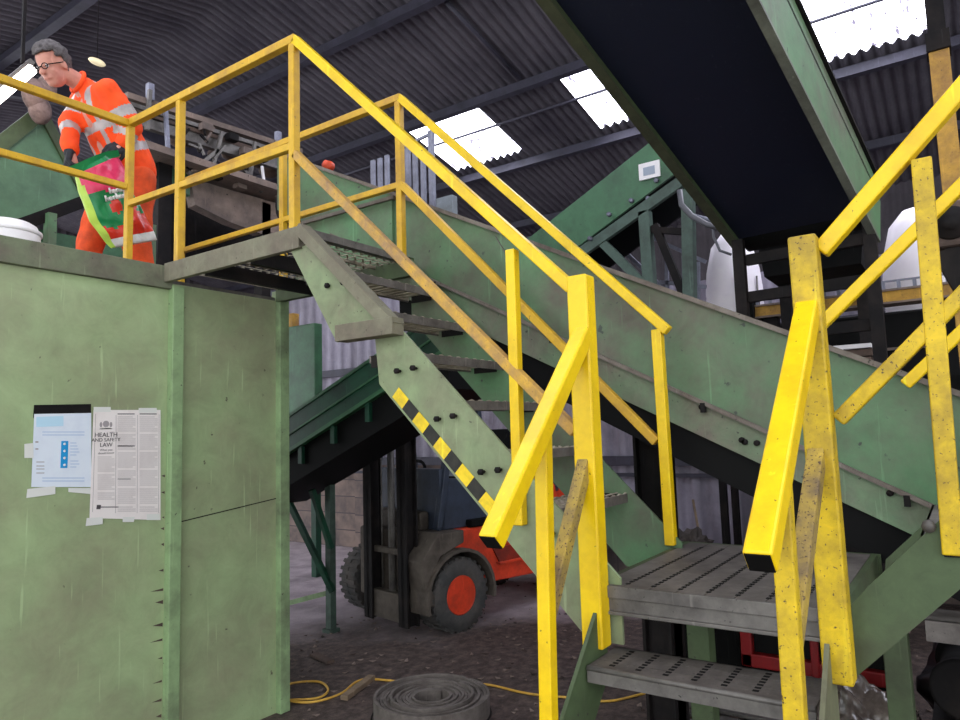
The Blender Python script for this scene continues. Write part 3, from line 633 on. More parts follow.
tag(M().tube([g(692, 200)+V((-.3,0,0)), g(694, 214)+V((-.3,0,0)), g(704, 225)+V((-.3,0,0)), g(718, 233)+V((-.3,0,0)), g(730, 237)+V((-.3,0,0))], .022).tube([g(724, 232)+V((-.3,0,0)), g(725, 245)+V((-.3,0,0)), g(731, 258)+V((-.3,0,0)), g(742, 262)+V((-.3,0,0))], .01).build('hanging_cable', mat('cable_grey', (92, 92, 98), rough=.5)), 'grey cable looping down from under the overhead conveyor', 'cable')
tag(M().tube([g(687, 300), g(686, 226), g(694, 216), g(716, 222)], .02).build('conduit_pipe', MC['galvanised']), 'bent grey conduit pipe standing beside the lattice truss', 'pipe')
# railing frame behind
wf = thing('window_frame_panel', 'white thin-framed mesh panel left of the tall white tank', 'panel', at(680, 290, 'X', 6.6))
X6 = 6.6
for a, c in (((648, 236), (706, 262)), ((660, 282), (706, 287)), ((667, 250), (667, 310)), ((684, 256), (685, 318)), ((698, 262), (698, 320))):
    M().beam(at(*a, 'X', X6), at(*c, 'X', X6), .035, .035).build('bar', MC['galvanised'], wf)
M().beam(at(628, 255, 'X', X6), at(665, 290, 'X', X6), .04, .04).build('bar', MC['galvanised'], wf)
# ------------------------------------------------------------------ white tanks
def tank(px, ptop, X, r, label):
    p = at(px, ptop, 'X', X); z = p.z
    t = thing('storage_tank', label, 'tank', (X, p.y, 0), 'white domed tanks by the partition')
    zb_t = 2.2; prof = [(0, zb_t), (r, zb_t)]
    k = 26
    for i in range(k): hh = z-.66-zb_t; prof += [(r, zb_t+.02+i*hh/k), (r-.004, zb_t+.035+i*hh/k)]
    prof += [(r, z-.60), (r*.93, z-.40), (r*.72, z-.16), (r*.34, z-.03), (0, z)]
    M().lathe(prof, (X, p.y, 0), 'Z', 40).build('tank_shell', tank_m, t)
    q = M(); 
    for a_ in (200, 243): q.tube([(X+(r+.012)*math.cos(math.radians(a_)), p.y+(r+.012)*math.sin(math.radians(a_)), zb_t), (X+(r+.012)*math.cos(math.radians(a_)), p.y+(r+.012)*math.sin(math.radians(a_)), z-.5)], .008)
    split_build(q, 'strap', steel_grey, t); split_build(M().box(X-.22, X-.16, p.y-.2, p.y-.14, 0, zb_t-.05).box(X+.16, X+.22, p.y-.2, p.y-.14, 0, zb_t-.05).box(X-.22, X-.16, p.y+.14, p.y+.2, 0, zb_t-.05).box(X+.16, X+.22, p.y+.14, p.y+.2, 0, zb_t-.05), 'leg', dark_steel, t); M().box(X-.25, X+.25, p.y-.25, p.y+.25, zb_t-.05, zb_t).build('stand_top', dark_steel, t); return t
tank_m = mat('tank_white', (250, 244, 250), (240, 230, 242), .3, .4, scale=2, bump=0, vary=0)
tank(730, 231, 6.85, .26, 'tall white ribbed tank with domed top seen left of the box post')
tank(914, 207, 6.9, .28, 'white domed tank seen behind the right stair post above the ochre beam')
# ------------------------------------------------------------------ ochre gantry and things beneath
gy = thing('gantry_beam', 'dusty ochre horizontal beam with a slotted rail running below the tanks at right', 'beam', at(860, 300, 'X', 6.0))
a = at(757, 318, 'X', 6.0)
M().box(5.95, 6.1, -3, a.y, 2.46, 2.54).build('beam', ochre, gy); M().box(5.93, 6.12, -3, a.y, 2.54, 2.555).box(5.93, 6.12, -3, a.y, 2.445, 2.46).build('flange', brown_steel, gy)
mb = M(); mb.box(5.95, 5.97, -3, a.y, 2.61, 2.622)
for i in range(44): y = a.y-.02-i*.1; mb.box(5.95, 5.97, y-.012, y+.012, 2.555, 2.612)
mb.build('slotted_rail', MC['galvanised'], gy)
M().box(5.88, 6.14, a.y, a.y+.08, 2.40, 2.64).build('end_plate', blackhole, gy)
for y in (a.y-.1, -2.6): M().box(5.97, 6.09, y-.06, y+.06, 0, 2.445).build('leg', dark_steel, gy)
mc = thing('sorting_machine', 'large black machine body in the shade under the ochre beam', 'machine', (6.4, -.3, 0))
M().box(6.2, 6.6, -2.6, 1.25, .5, 2.42).build('housing', black, mc, bevel=.02)
M().box(6.17, 6.2, -2.6, 1.2, 2.12, 2.14).box(6.17, 6.2, -2.6, 1.2, 1.55, 1.57).build('edge_strip', brown_steel, mc)
for y in (-2.4, -.6, .95): M().box(6.3, 6.45, y-.07, y+.07, 0, .5).build('leg', dark_steel, mc)
M().box(6.16, 6.2, -.9, .35, 1.2, 1.9).build('access_door', blackhole, mc)
ws = thing('plank_stack', 'stack of brown planks under a white lipped board behind the box post', 'planks', at(848, 365, 'X', 5.6))
a = at(826, 352, 'X', 5.6); c = at(872, 340, 'X', 5.6)
M().box(5.5, 5.75, c.y, a.y+.05, a.z+.0, a.z+.03).build('white_board', white_m, ws)
for k in range(4): M().box(5.52, 5.75, c.y+.01*k, a.y+.03, a.z-.055*(k+1), a.z-.055*k-.008).build('plank', rust_m, ws)
M().box(5.6, 5.7, c.y+.05, a.y-.02, 0, a.z-.22).build('pedestal', dark_steel, ws)
rh = thing('receiving_hopper', 'dark receiving hopper under the low end of the overhead conveyor', 'hopper', (5.7, 1.2, 0))
p = at(749, 262, 'X', 5.35); q = at(878, 262, 'X', 5.35)
M().prism([(5.35, p.y, 3.45), (5.35, q.y, 3.45), (5.35, q.y+.1, 2.66), (5.35, p.y-.1, 2.66)], (.5, 0, 0)).build('hopper_body', blackhole, rh)
M().box(5.32, 5.35, q.y, p.y, 3.0, 3.04).box(5.32, 5.35, q.y+.05, p.y-.05, 2.80, 2.83).build('rib', dark_steel, rh)
for y in (p.y-.15, q.y+.15): M().box(5.77, 5.84, y-.04, y+.04, 0, 2.66).build('leg', dark_steel, rh)
# yellow column at right
a = at(939, 54, 'X', 5.2); yc = thing('ochre_column', 'rust-specked ochre steel column hanging from the roof at far right', 'column', (5.2, a.y, 0))
M().box(5.14, 5.26, a.y-.055, a.y+.055, 0, a.z).build('shaft', ochre, yc, bevel=.004)
M().box(5.12, 5.28, a.y-.065, a.y+.065, a.z, a.z+.12).build('head_clamp', dark_steel, yc)
M().box(5.16, 5.24, a.y-.05, a.y+.05, a.z+.12, roof_z(5.2)-.0).build('hanger', dark_steel, yc)
pbk = thing('bearing_block', 'dark round pillow bearing block at the right edge beside the white tank', 'bearing', at(950, 228, 'X', 3.6))
p = at(951, 224, 'X', 3.6)
M().box(3.58, 3.72, p.y-.13, p.y+.09, p.z-.10, p.z+.10).build('housing', rust_m, pbk, bevel=.02)
M().lathe([(0, -.03), (.035, -.03), (.035, -.01), (.07, -.01), (.075, .02), (0, .02)], (3.57, p.y, p.z), 'X', 20).build('bearing_ring', dark_steel, pbk)
M().beam((3.66, p.y+.02, p.z-.1), (3.66, p.y-.2, 1.75), .1, .12).build('bracket', dark_steel, pbk)
# ------------------------------------------------------------------ dark green trough conveyor under landing
dk = thing('trough_conveyor', 'dark green conveyor trough sloping down left beneath the landing', 'conveyor', (3.85, 3.9, 0))
XD = 3.6
dz = lambda y: 1.75+(4.31-y)*.418
Ya, Yb = 2.75, 4.75
def strip(x, z0, z1, th, name, m, ya=Ya, yb=Yb): M().prism([(x, ya, dz(ya)+z0), (x, yb, dz(yb)+z0), (x, yb, dz(yb)+z1), (x, ya, dz(ya)+z1)], (th, 0, 0)).build(name, m, dk)
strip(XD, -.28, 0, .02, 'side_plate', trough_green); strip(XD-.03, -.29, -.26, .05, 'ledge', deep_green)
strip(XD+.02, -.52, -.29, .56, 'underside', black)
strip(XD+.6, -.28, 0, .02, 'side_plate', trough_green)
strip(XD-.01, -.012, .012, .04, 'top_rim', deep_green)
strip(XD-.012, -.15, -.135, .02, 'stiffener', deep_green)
mb = M()
for y in (3.1, 3.45, 3.8, 4.15): mb.box(XD-.012, XD+.02, y-.02, y+.02, dz(y)-.42, dz(y)-.29)
split_build(mb, 'bracket', trough_green, dk)
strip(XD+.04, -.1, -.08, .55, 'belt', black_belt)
p = at(331, 612, 'X', 4.15)
M().box(4.12, 4.18, p.y-.03, p.y+.03, .0, dz(p.y)-.3).box(4.10, 4.20, p.y-.05, p.y+.05, 0, .03).build('leg', MC['chord_green'] if 'chord_green' in MC else trough_green, dk)
q = at(288, 500, 'X', 4.0); r_ = at(333, 592, 'X', 4.12); M().beam(q, r_, .05, .04).build('brace', trough_green, dk)
q = at(312, 490, 'X', 3.9); r_ = at(331, 548, 'X', 4.1); M().beam(q, r_, .04, .04).build('brace', trough_green, dk)
q = at(285, 604, 'X', 4.1); r_ = at(331, 592, 'X', 4.15); M().beam(q, r_, .03, .04).build('brace', post_green, dk)
M().prism([(3.62, 4.75, 1.3), (3.62, 5.3, 1.05), (3.62, 5.3, 1.6), (3.62, 4.75, 1.72)], (.6, 0, 0)).build('tail_hopper', black, dk)
# green cabinet with yellow lamp seen past the cabin corner
p = at(288, 327, 'X', 5.6); q = at(315, 395, 'X', 5.6)
cb_ = thing('green_cabinet', 'plain mid-green equipment cabinet seen past the cabin corner below the landing', 'cabinet', (5.8, (p.y+q.y)/2, 0))
M().box(5.6, 5.72, q.y, p.y+.5, 1.7, p.z).build('body', deep_green, cb_, bevel=.01)
M().box(5.58, 5.8, q.y-.05, p.y+.5, 1.45, 1.5).box(5.58, 5.8, q.y-.3, p.y+.5, 1.2, 1.26).build('shelf', deep_green, cb_)
for yy in (q.y+.02, p.y+.4): M().box(5.62, 5.70, yy, yy+.08, 0, 1.7).build('leg', trough_green, cb_)
M().box(5.56, 5.6, q.y+.02, q.y+.2, 1.72, 1.85).build('junction_box', dark_steel, cb_)
p = at(291, 318, 'X', 5.65); tag(M().box(5.61, 5.71, p.y-.08, p.y+.1, at(288, 327, 'X', 5.6).z, p.z+.05).build('yellow_lamp_box', ochre, bevel=.01), 'small ochre box on top of the green cabinet, peeking past the cabin corner', 'box')
# ------------------------------------------------------------------ forklift
FX = (4.66, 3.47); rot = math.radians(-12)
fk = thing('forklift', 'orange-red forklift truck with black mast parked below the staircase', 'forklift', (FX[0], FX[1], 0))
def floc(mb, name, m, bevel=0, parent=fk):
    """geometry authored in forklift coordinates: x backwards, y across, z up"""
    mt = Matrix.Translation((FX[0], FX[1], 0)) @ Matrix.Rotation(rot, 4, 'Z'); mb.bm.transform(mt); return mb.build(name, m, parent, bevel=bevel)
def wheel(x, y, r, w, side=1):
    mb = M(); mb.lathe([(r*.5, 0), (r*.62, -.015), (r*.93, -.01), (r, .02), (r, w-.02), (r*.93, w+.01), (r*.62, w+.015), (r*.5, w)], (x, y, r), 'Y', 40)
    n = 26
    for i in range(n):
        a = 2*PI*i/n
        for yy, of in ((.0, 0), (w*.52, .5)):
            aa = a+of*2*PI/n; c = V((x+math.cos(aa)*r, y+yy+.02, r+math.sin(aa)*r)); t_ = V((-math.sin(aa), 0, math.cos(aa))); rr = V((math.cos(aa), 0, math.sin(aa)))
            mb.beam(c-t_*.02+V((0, .0, 0)), c+t_*.02, w*.42, .022, rr) if False else mb.quadbox([c-t_*.018-rr*.012+V((0,-.02,0)), c+t_*.018-rr*.012+V((0,-.02,0)), c+t_*.018-rr*.012+V((0,w*.42,0)), c-t_*.018-rr*.012+V((0,w*.42,0)), c-t_*.016+rr*.008+V((0,-.02,0)), c+t_*.016+rr*.008+V((0,-.02,0)), c+t_*.016+rr*.008+V((0,w*.42,0)), c-t_*.016+rr*.008+V((0,w*.42,0))])
    t = floc(mb, 'tyre', tyre_m)
    mb = M(); mb.lathe([(r*.54, -.005), (r*.5, -.01), (r*.44, .03), (r*.40, .09), (r*.12, .09), (r*.10, .04), (0, .04)], (x, y, r), 'Y', 30)
    for i in range(6): mb.lathe([(0, .07), (.012, .07), (.012, .1), (0, .1)], (x+math.cos(i*PI/3)*r*.26, y, r+math.sin(i*PI/3)*r*.26), 'Y', 6)
    rm_ = floc(mb, 'rim', fl_red, parent=t)
wheel(0, 0, .29, .24); wheel(0, 1.10, .29, .24); wheel(1.42, .08, .22, .18); wheel(1.42, 1.0, .22, .18)
# chassis
mb = M(); mb.prism([(.30, .06, .32), (1.95, .06, .28), (2.05, .06, .55), (1.95, .06, .78), (-.05, .06, .80), (-.05, .06, .66), (.20, .06, .60), (.33, .06, .45)], (0, 1.14, 0)); floc(mb, 'chassis', fl_red, .015)
mb = M(); mb.lathe([(0, -.0), (.07, 0), (.07, .09), (0, .09)], (0, .0, .29), 'Y', 20); floc(mb, 'shaded_wheel_hub', dark_steel)  # dark hub colour stands in for shade inside the rim recess
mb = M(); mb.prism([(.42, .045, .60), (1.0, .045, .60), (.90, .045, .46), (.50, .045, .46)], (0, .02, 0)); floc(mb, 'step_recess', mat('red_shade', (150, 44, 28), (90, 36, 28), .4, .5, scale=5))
mb = M(); mb.prism([(.46, .03, .475), (.90, .03, .475), (.88, .03, .45), (.5, .03, .45)], (0, .04, 0)); floc(mb, 'step_bar', fl_red, .004)
mb = M(); mb.box(.18, 2.0, .04, 1.22, .80, .86); floc(mb, 'black_band', blackhole, .01)
mb = M(); mb.prism([(.45, .1, .86), (1.95, .1, .86), (2.0, .1, 1.0), (1.6, .1, 1.10), (.55, .1, 1.08)], (0, 1.04, 0)); floc(mb, 'engine_hood', fl_red, .03)
mb = M(); mb.box(.6, 1.1, .3, .95, 1.09, 1.18); mb.prism([(1.05, .3, 1.12), (1.17, .3, 1.1), (1.3, .3, 1.6), (1.2, .3, 1.62)], (0, .62, 0)); floc(mb, 'seat', blackhole, .03)
mb = M(); mb.prism([(1.6, .02, .3), (2.15, .08, .35), (2.25, .1, .7), (2.1, .1, 1.0), (1.6, .02, 1.0)], (0, 1.18, 0)); floc(mb, 'counterweight', mat('counterweight_grey', (70, 66, 66), (50, 46, 44), .4, .7, scale=5), .03)
# fender arc
mb = M(); pts = []
for i in range(15):
    a = math.radians(195-i*15*.98); pts.append((.0+math.cos(a)*.37, .29+math.sin(a)*.37))
for i in range(14):
    (x0, z0), (x1, z1) = pts[i], pts[i+1]; (u0, w0), (u1, w1) = [(x*.93, .29+(z-.29)*.93) for x, z in (pts[i], pts[i+1])]
    mb.quadbox([(x0, -.03, z0), (x1, -.03, z1), (u1, -.03, w1), (u0, -.03, w0), (x0, .26, z0), (x1, .26, z1), (u1, .26, w1), (u0, .26, w0)])
floc(mb, 'fender', fl_dirt)
mb = M(); mb.prism([(-.34, .0, .25), (-.20, .0, .25), (-.33, .0, .42), (-.20, .0, .62), (.05, .0, .70), (.05, .0, .80), (-.22, .0, .80), (-.40, .0, .60)][::-1], (0, .25, 0)); floc(mb, 'front_guard', fl_dirt, .01)
mb = M(); mb.box(-.30, .35, .24, 1.0, .22, .80); mb.box(-.2, -.1, .26, 1.0, .80, .95); floc(mb, 'axle_housing', fl_dirt, .02)
mb = M(); mb.prism([(-.12, .12, .80), (.45, .12, .80), (.42, .12, 1.18), (-.02, .12, 1.22)], (0, .03, 0)); mb.box(-.1, -.04, .12, 1.1, .8, 1.3); floc(mb, 'cab_side', fl_slate, .01)
mb = M()
for y in (.10, 1.08):
    mb.beam((-.12, y+.03, .82), (.12, y+.03, 2.02), .06, .06); mb.beam((1.35, y+.03, 1.0), (1.20, y+.03, 2.02), .06, .06); mb.beam((.46, y+.03, .85), (.34, y+.03, 2.0), .05, .05)
for x in (.12, .38, .64, .90, 1.18): mb.box(x-.02, x+.03, .1, 1.14, 1.99, 2.04)
mb.box(.1, 1.22, .1, .15, 1.98, 2.05); mb.box(.1, 1.22, 1.09, 1.14, 1.98, 2.05); floc(mb, 'overhead_guard', fl_slate, .008)
mb = M(); mb.prism([(-.03, .13, 1.24), (.41, .13, 1.20), (.36, .13, 1.9), (.10, .13, 1.9)], (0, .01, 0)); floc(mb, 'side_window', glass_m)
mb = M(); ring = [(.0+.17*math.cos(2*PI*i/24)*.45, .62+.17*math.sin(2*PI*i/24), 1.2+.17*math.cos(2*PI*i/24)*.9) for i in range(25)]; mb.tube(ring, .014); mb.tube([(-.08, .62, 1.0), (0, .62, 1.2)], .02); mb.tube([ring[6], (0, .62, 1.2), ring[18]], .01); floc(mb, 'steering_wheel', blackhole)
# mast
for y in (.22, .70):
    mb = M(); mb.box(-.42, -.30, y-.02, y+.02, .08, 1.72); mb.box(-.42, -.40, y-.06, y+.06, .08, 1.72); mb.box(-.315, -.30, y-.06, y+.06, .08, 1.72)
    mb.box(-.40, -.32, y+.03*(1 if y < .5 else -1)-.01, y+.03*(1 if y < .5 else -1)+.01, .15, 1.74); floc(mb, 'mast_channel', dark_steel, .003)
for q in ((-.40, -.32, .22, .70, .10, .32), (-.38, -.34, .22, .70, 1.62, 1.69), (-.38, -.34, .24, .70, .62, .67)):
    mb = M(); mb.box(*q); floc(mb, 'mast_crossbar', fl_dirt, .005)
mb = M(); mb.tube([(-.34, .46, .15), (-.34, .46, 1.6)], .03, 12); floc(mb, 'lift_cylinder', steel_grey)
for y in (.34, .60):
    mb = M(); mb.tube([(-.34, y, .3), (-.34, y, 1.6)], .008); floc(mb, 'lift_chain', steel_grey)
# ------------------------------------------------------------------ floor items
pc = at(431, 695, 'Z', .17)
rl = thing('belt_roll', 'coiled roll of grey conveyor belting lying flat on the dirt floor', 'belt roll', (pc.x, pc.y, 0))
mb = M(); turns = 13; R0, R1 = .085, .31; th = (R1-R0)/turns; n = 40; prev = None
for i in range(turns*n+1):
    a = 2*PI*i/n; r = R0+th*i/n; jz = .006*math.sin(a*.37+i*.01)+(.012 if (i//n) in (12, 7) else 0)
    ring_ = [mb.bm.verts.new(V((pc.x+math.cos(a)*q, pc.y+math.sin(a)*q, z))) for q, z in ((r, .0), (r+th*.8, .0), (r+th*.8, .165+jz), (r, .165+jz))]
    if prev:
        for k in range(4): mb.bm.faces.new([prev[k], prev[(k+1) % 4], ring_[(k+1) % 4], ring_[k]])
    else: mb.bm.faces.new(ring_[::-1])
    prev = ring_
mb.bm.faces.new(prev)
mb.build('coiled_belt', mat('belt_grey', (112, 104, 100), (84, 76, 72), .5, .85, scale=8), rl)
M().tube([(pc.x+(R1+.015)*math.cos(2*PI*i/40), pc.y+(R1+.015)*math.sin(2*PI*i/40), .07) for i in range(41)], .006).build('tie_strap', dark_steel, rl)
def smooth_path(pts, sub=6):
    out = []
    P = [V3(p) for p in pts]; P = [P[0]]+P+[P[-1]]
    for i in range(1, len(P)-2):
        for k in range(sub):
            t = k/sub; a, b_, c, d = P[i-1], P[i], P[i+1], P[i+2]
            out.append(.5*((2*b_)+(c-a)*t+(2*a-5*b_+4*c-d)*t*t+(3*b_-a-3*c+d)*t**3))
    out.append(P[-2]); return out
cp = [(270, 702), (290, 700), (318, 698), (328, 690), (320, 682), (300, 682), (284, 686), (276, 694), (284, 700), (312, 702), (340, 694), (356, 682), (370, 679), (398, 681), (428, 679), (462, 683), (490, 685), (520, 692), (548, 696), (580, 698), (610, 701), (650, 692), (690, 685)]
cab_ = M().tube(smooth_path([at(x, y, 'Z', .008) for x, y in cp]), .0075, 8).build('air_hose', mat('hose_yellow', (214, 168, 70), (180, 140, 70), .3, .5, scale=6)); tag(cab_, 'thin yellow hose looping across the dirt floor behind the belt roll', 'hose')
def stick(a, b_, w, h, label, m, cat='plank'):
    p, q = at(*a, 'Z', h/2+.004), at(*b_, 'Z', h/2+.004); return tag(M().beam(p, q, w, h).build('wooden_stick' if cat == 'stick' else 'scrap_plank', m, bevel=.003), label, cat)
stick((344, 698), (372, 677), .05, .03, 'short grey wooden stick lying by the bend in the yellow hose', wood_m, 'stick')
stick((313, 654), (331, 662), .06, .02, 'small dark plank lying between cabin corner and forklift', rust_m)
# leaf-like debris
mb = M()
for i in range(900):
    x, y = random.uniform(1.6, 6.5), random.uniform(-.6, 4.6)
    if math.hypot(x-pc.x, y-pc.y) < .42 or x < 2.9 and y > 3.3: continue
    s_ = random.uniform(.008, .028); a = random.uniform(0, 6.3); z = .002
    c, s2 = math.cos(a)*s_, math.sin(a)*s_
    mb.mi = random.choice((0, 0, 1)); h = random.uniform(.004, .014)
    mb.prism([(x+c, y+s2, z+h*.5), (x-s2*.6, y+c*.6, z), (x-c, y-s2, z+h), (x+s2*.6, y-c*.6, z)], (0, 0, .002))
o = mb.build('floor_litter', [mat('litter_pale', (128, 112, 104), rough=.9), mat('litter_dark', (66, 54, 50), rough=.9)]); o['kind'] = 'stuff'; tag(o, 'scattered flakes of plastic and wood litter over the dirt floor', 'litter')
# red machine under the landing
rm = thing('red_frame_machine', 'red-framed box machine with dark opening seen beneath the landing', 'machine', (4.15, .85, 0))
a = at(738, 610, 'X', 4.0); c = at(842, 676, 'X', 4.0)
y1, y0, z1, z0 = a.y, c.y-.25, .61, .30
mb = M(); mb.box(4.0, 4.3, y0, y1, z1-.06, z1); mb.box(4.0, 4.3, y0, y1, z0, z0+.07); mb.box(4.0, 4.3, y1-.06, y1, z0, z1); mb.box(4.0, 4.3, y0, y0+.06, z0, z1); mb.box(3.99, 4.02, (y0+y1)/2-.02, (y0+y1)/2+.02, z0, z1); mb.build('frame', red_m, rm, bevel=.008)
M().box(4.05, 4.3, y0+.05, y1-.05, z0+.06, z1-.05).build('dark_core', black, rm)
M().tube([(4.03, y1-.2, .2), (3.98, y1-.35, .62)], .008).build('lever', wood_m, rm)
mb = M(); mb.box(4.02, 4.1, y0+.05, y0+.12, 0, z0); mb.box(4.02, 4.1, y1-.12, y1-.05, 0, z0); mb.box(4.22, 4.3, y0+.05, y0+.12, 0, z0); mb.box(4.22, 4.3, y1-.12, y1-.05, 0, z0); split_build(mb, 'foot', dark_steel, rm)
bl = thing('dark_hopper', 'black bin standing left of the red machine beneath the landing', 'bin', (4.2, 1.5, 0))
a = at(700, 612, 'X', 4.1); 
M().prism([(4.1, y1+.03, .02), (4.1, y1+.38, .02), (4.1, y1+.42, .8), (4.1, y1+.03, .8)], (.5, 0, 0)).build('bin_body', blackhole, bl)
M().box(4.08, 4.62, y1+.02, y1+.44, .78, .82).build('rim', dark_steel, bl)
# wire pallets under the lower flight
pl = thing('slatted_pallet', 'low stack of dusty metal slats on the floor under the lower treads', 'pallet', (3.67, 1.05, 0))
for r_ in range(3):
    for i in range(5): M().box(3.42+i*.11, 3.47+i*.11, .82, 1.30, .03+r_*.07, .045+r_*.07).build('slat', steel_grey, pl)
    for y in (.84, 1.04, 1.24): M().box(3.42, 3.91, y, y+.04, .0+r_*.07, .03+r_*.07).build('bearer', rust_m, pl)
# crumpled plastic film heap
def heap(name, c, rx, ry, h, m, label, cat, seed=1, sub=4, sharp=1.0):
    bm = bmesh.new(); bmesh.ops.create_icosphere(bm, subdivisions=sub, radius=1)
    for v in bm.verts:
        n_ = mnoise.noise(v.co*2.3+V((seed, 0, 0)))*.5+mnoise.noise(v.co*6+V((seed, 3, 0)))*.28*sharp+mnoise.noise(v.co*13+V((seed, 3, 5)))*.12*sharp
        v.co *= 1+n_
        v.co = V((c[0]+v.co.x*rx, c[1]+v.co.y*ry, max(.0, c[2]+v.co.z*h)))
    mb = M(); mb.bm.free(); mb.bm = bm; o = mb.build(name, m, smooth=sharp < .8); return tag(o, label, cat)
FILM = (3.68, .50, .12)
film = mat('plastic_film', (120, 108, 100), (60, 52, 48), .5, .15, scale=5, spec=.9, bump=.5)
heap('crumpled_film', FILM, .22, .24, .26, film, 'shiny crumpled heap of plastic film on the floor beneath the right flight', 'plastic film', 3, 5, .7)
heap('rubbish_sack', (4.35, .02, .18), .28, .25, .34, mat('black_sack', (30, 30, 32), (44, 42, 42), .4, .35, scale=4), 'black rubbish sack slumped beside the plastic film heap', 'sack', 8, 4, .5)
tg = thing('scrap_roller', 'dark drum roller lying among scrap at the bottom right', 'roller', (3.67, .1, 0))
M().lathe([(.0, 0), (.11, 0), (.11, .05), (.09, .05), (.09, .4), (.11, .4), (.11, .45), (0, .45)], (3.45, .10, .52), 'X', 24).build('drum', blackhole, tg)
M().lathe([(.105, -.01), (.118, -.01), (.118, .03), (.105, .03)], (3.45, .10, .52), 'X', 24).build('drum_ring', dark_steel, tg)
M().box(3.5, 3.85, -.04, .22, 0, .37).build('cradle', dark_steel, tg)
# lower grating shelf past the right stringer
gs = thing('grating_shelf', 'strip of grey perforated walkway showing under the right stringer', 'walkway', (3.0, -.3, 0))
a = at(925, 622, 'X', 2.75); M().box(2.75, 2.92, -1.2, a.y+.0, .93, .945).box(2.74, 2.76, -1.2, a.y, .88, .945).build('deck', tread_grey, gs)
M().box(2.78, 2.84, -.9, -.84, 0, .93).build('leg', dark_green, gs)
# rubbish pieces at base of partition behind far post
heap('scrap_pile', at(690, 545, 'X', 6.4)-V((0, 0, .1)), .2, .18, .2, mat('scrap', (60, 54, 52), (90, 80, 74), .5, .8, scale=6), 'dark pile of scrap against the cladding behind the far yellow post', 'scrap', 5, 4)
tag(M().beam(at(693, 500, 'X', 6.9), at(703, 556, 'X', 6.6), .02, .02).build('thin_batten', wood_m), 'thin pale batten leaning on the cladding behind the landing', 'batten')
# ------------------------------------------------------------------ machinery behind the upper rails
mg = thing('machine_gantry', 'dusty brown steel gantry conveyor behind the upper landing rails', 'gantry', (4.2, 5.6, 2.5))
yy = 5.5
def h5(px, py, Y=yy): return at(px, py, 'Y', Y)
a, c = h5(120, 88), h5(283, 150)
M().beam(h5(125, 96), h5(300, 152), .08, .05).build('upper_beam', brown_steel, mg); M().beam(h5(125, 103), h5(300, 159), .05, .035).build('upper_beam', steel_grey, mg); M().beam(h5(125, 110), h5(300, 165), .06, .045).build('upper_beam', rust_m, mg)
M().beam(h5(130, 118), h5(300, 172), .06, .10).build('middle_beam', steel_grey, mg)
M().beam(h5(125, 150), h5(300, 205), .5, .06).build('deck_plate', brown_steel, mg)
M().prism([h5(190, 178), h5(300, 210), h5(300, 248), h5(230, 222), h5(196, 205)], (0, .12, 0)).build('lower_side_plate', brown_steel, mg)
M().prism([h5(150, 150), h5(190, 172), h5(190, 196), h5(150, 176)], (0, .1, 0)).build('green_plate', deep_green, mg)
for a, c in (((165, 100), (168, 150)), ((222, 132), (213, 165)), ((218, 150), (188, 174)), ((150, 90), (147, 130)), ((255, 142), (250, 178)), ((240, 165), (262, 192))):
    M().beam(h5(*a, yy-.1), h5(*c, yy-.1), .03, .03).build('brace', steel_grey if a[0] != 165 else MC['galvanised'], mg)
for (px, pt, pb_) in ((150, 84, 100), (278, 132, 150)):
    M().beam(h5(px, pb_, yy-.05), h5(px, pt, yy-.05), .05, .05).build('stub_post', MC['galvanised'], mg)
M().beam(h5(262, 166, yy-.15), h5(264, 182, yy-.15), .02, .02).build('bolt', white_m, mg)
p = h5(244, 196); M().box(3.2, 3.32, 5.45, 5.6, 2.46 if False else 0, 4.0).build('leg', dark_steel, mg); M().box(4.3, 4.4, 5.5, 5.62, 0, 3.9).build('leg', dark_steel, mg)
# dark mass behind beams + odd lumps
mb = M()
for i in range(16):
    px = 150+i*9; p = h5(px+random.uniform(-2, 2), 118+i*3.2+random.uniform(-4, 14), yy+.25); mb.ball(p, random.uniform(.04, .09), (1.3, 1, .8), n=8)
split_build(mb, 'rubble_lump', rust_m, mg)
rg = random.Random(4)
for i in range(16):
    px = 182+rg.random()*100; py = 122+(px-182)*.28+rg.random()*50; a = h5(px, py, yy-.12); c = h5(px+rg.uniform(-12, 14), py+rg.uniform(-16, 10), yy-.12)
    if i % 3: M().beam(a, c, .018, .018).build('strut', rg.choice([steel_grey, brown_steel, dark_steel]), mg)
    else: M().tube(smooth_path([a, (a+c)/2+V((0, 0, -.05)), c], 5), .01).build('hose', dark_steel, mg)
for px, py in ((206, 128), (232, 138), (246, 152), (262, 158), (216, 176), (240, 186), (268, 190)):
    a = h5(px, py, yy-.1); M().box(a.x-.05, a.x+.05, a.y-.04, a.y+.04, a.z-.03, a.z+.035).build('bracket_box', rg.choice([brown_steel, dark_steel, steel_grey]), mg, bevel=.004)
dm = thing('dark_chute', 'dark steel chute body below the dusty gantry behind the rails', 'chute', (4.0, 6.3, 0))
M().prism([h5(160, 170, 6.2), h5(290, 215, 6.2), h5(290, 262, 6.2), h5(160, 262, 6.2)], (0, .8, 0)).build('chute_body', dark_steel, dm)
split_build(M().box(4.2, 4.35, 6.3, 6.45, 0, 3.1).box(4.8, 4.95, 6.6, 6.75, 0, 3.1), 'leg', dark_steel, dm)
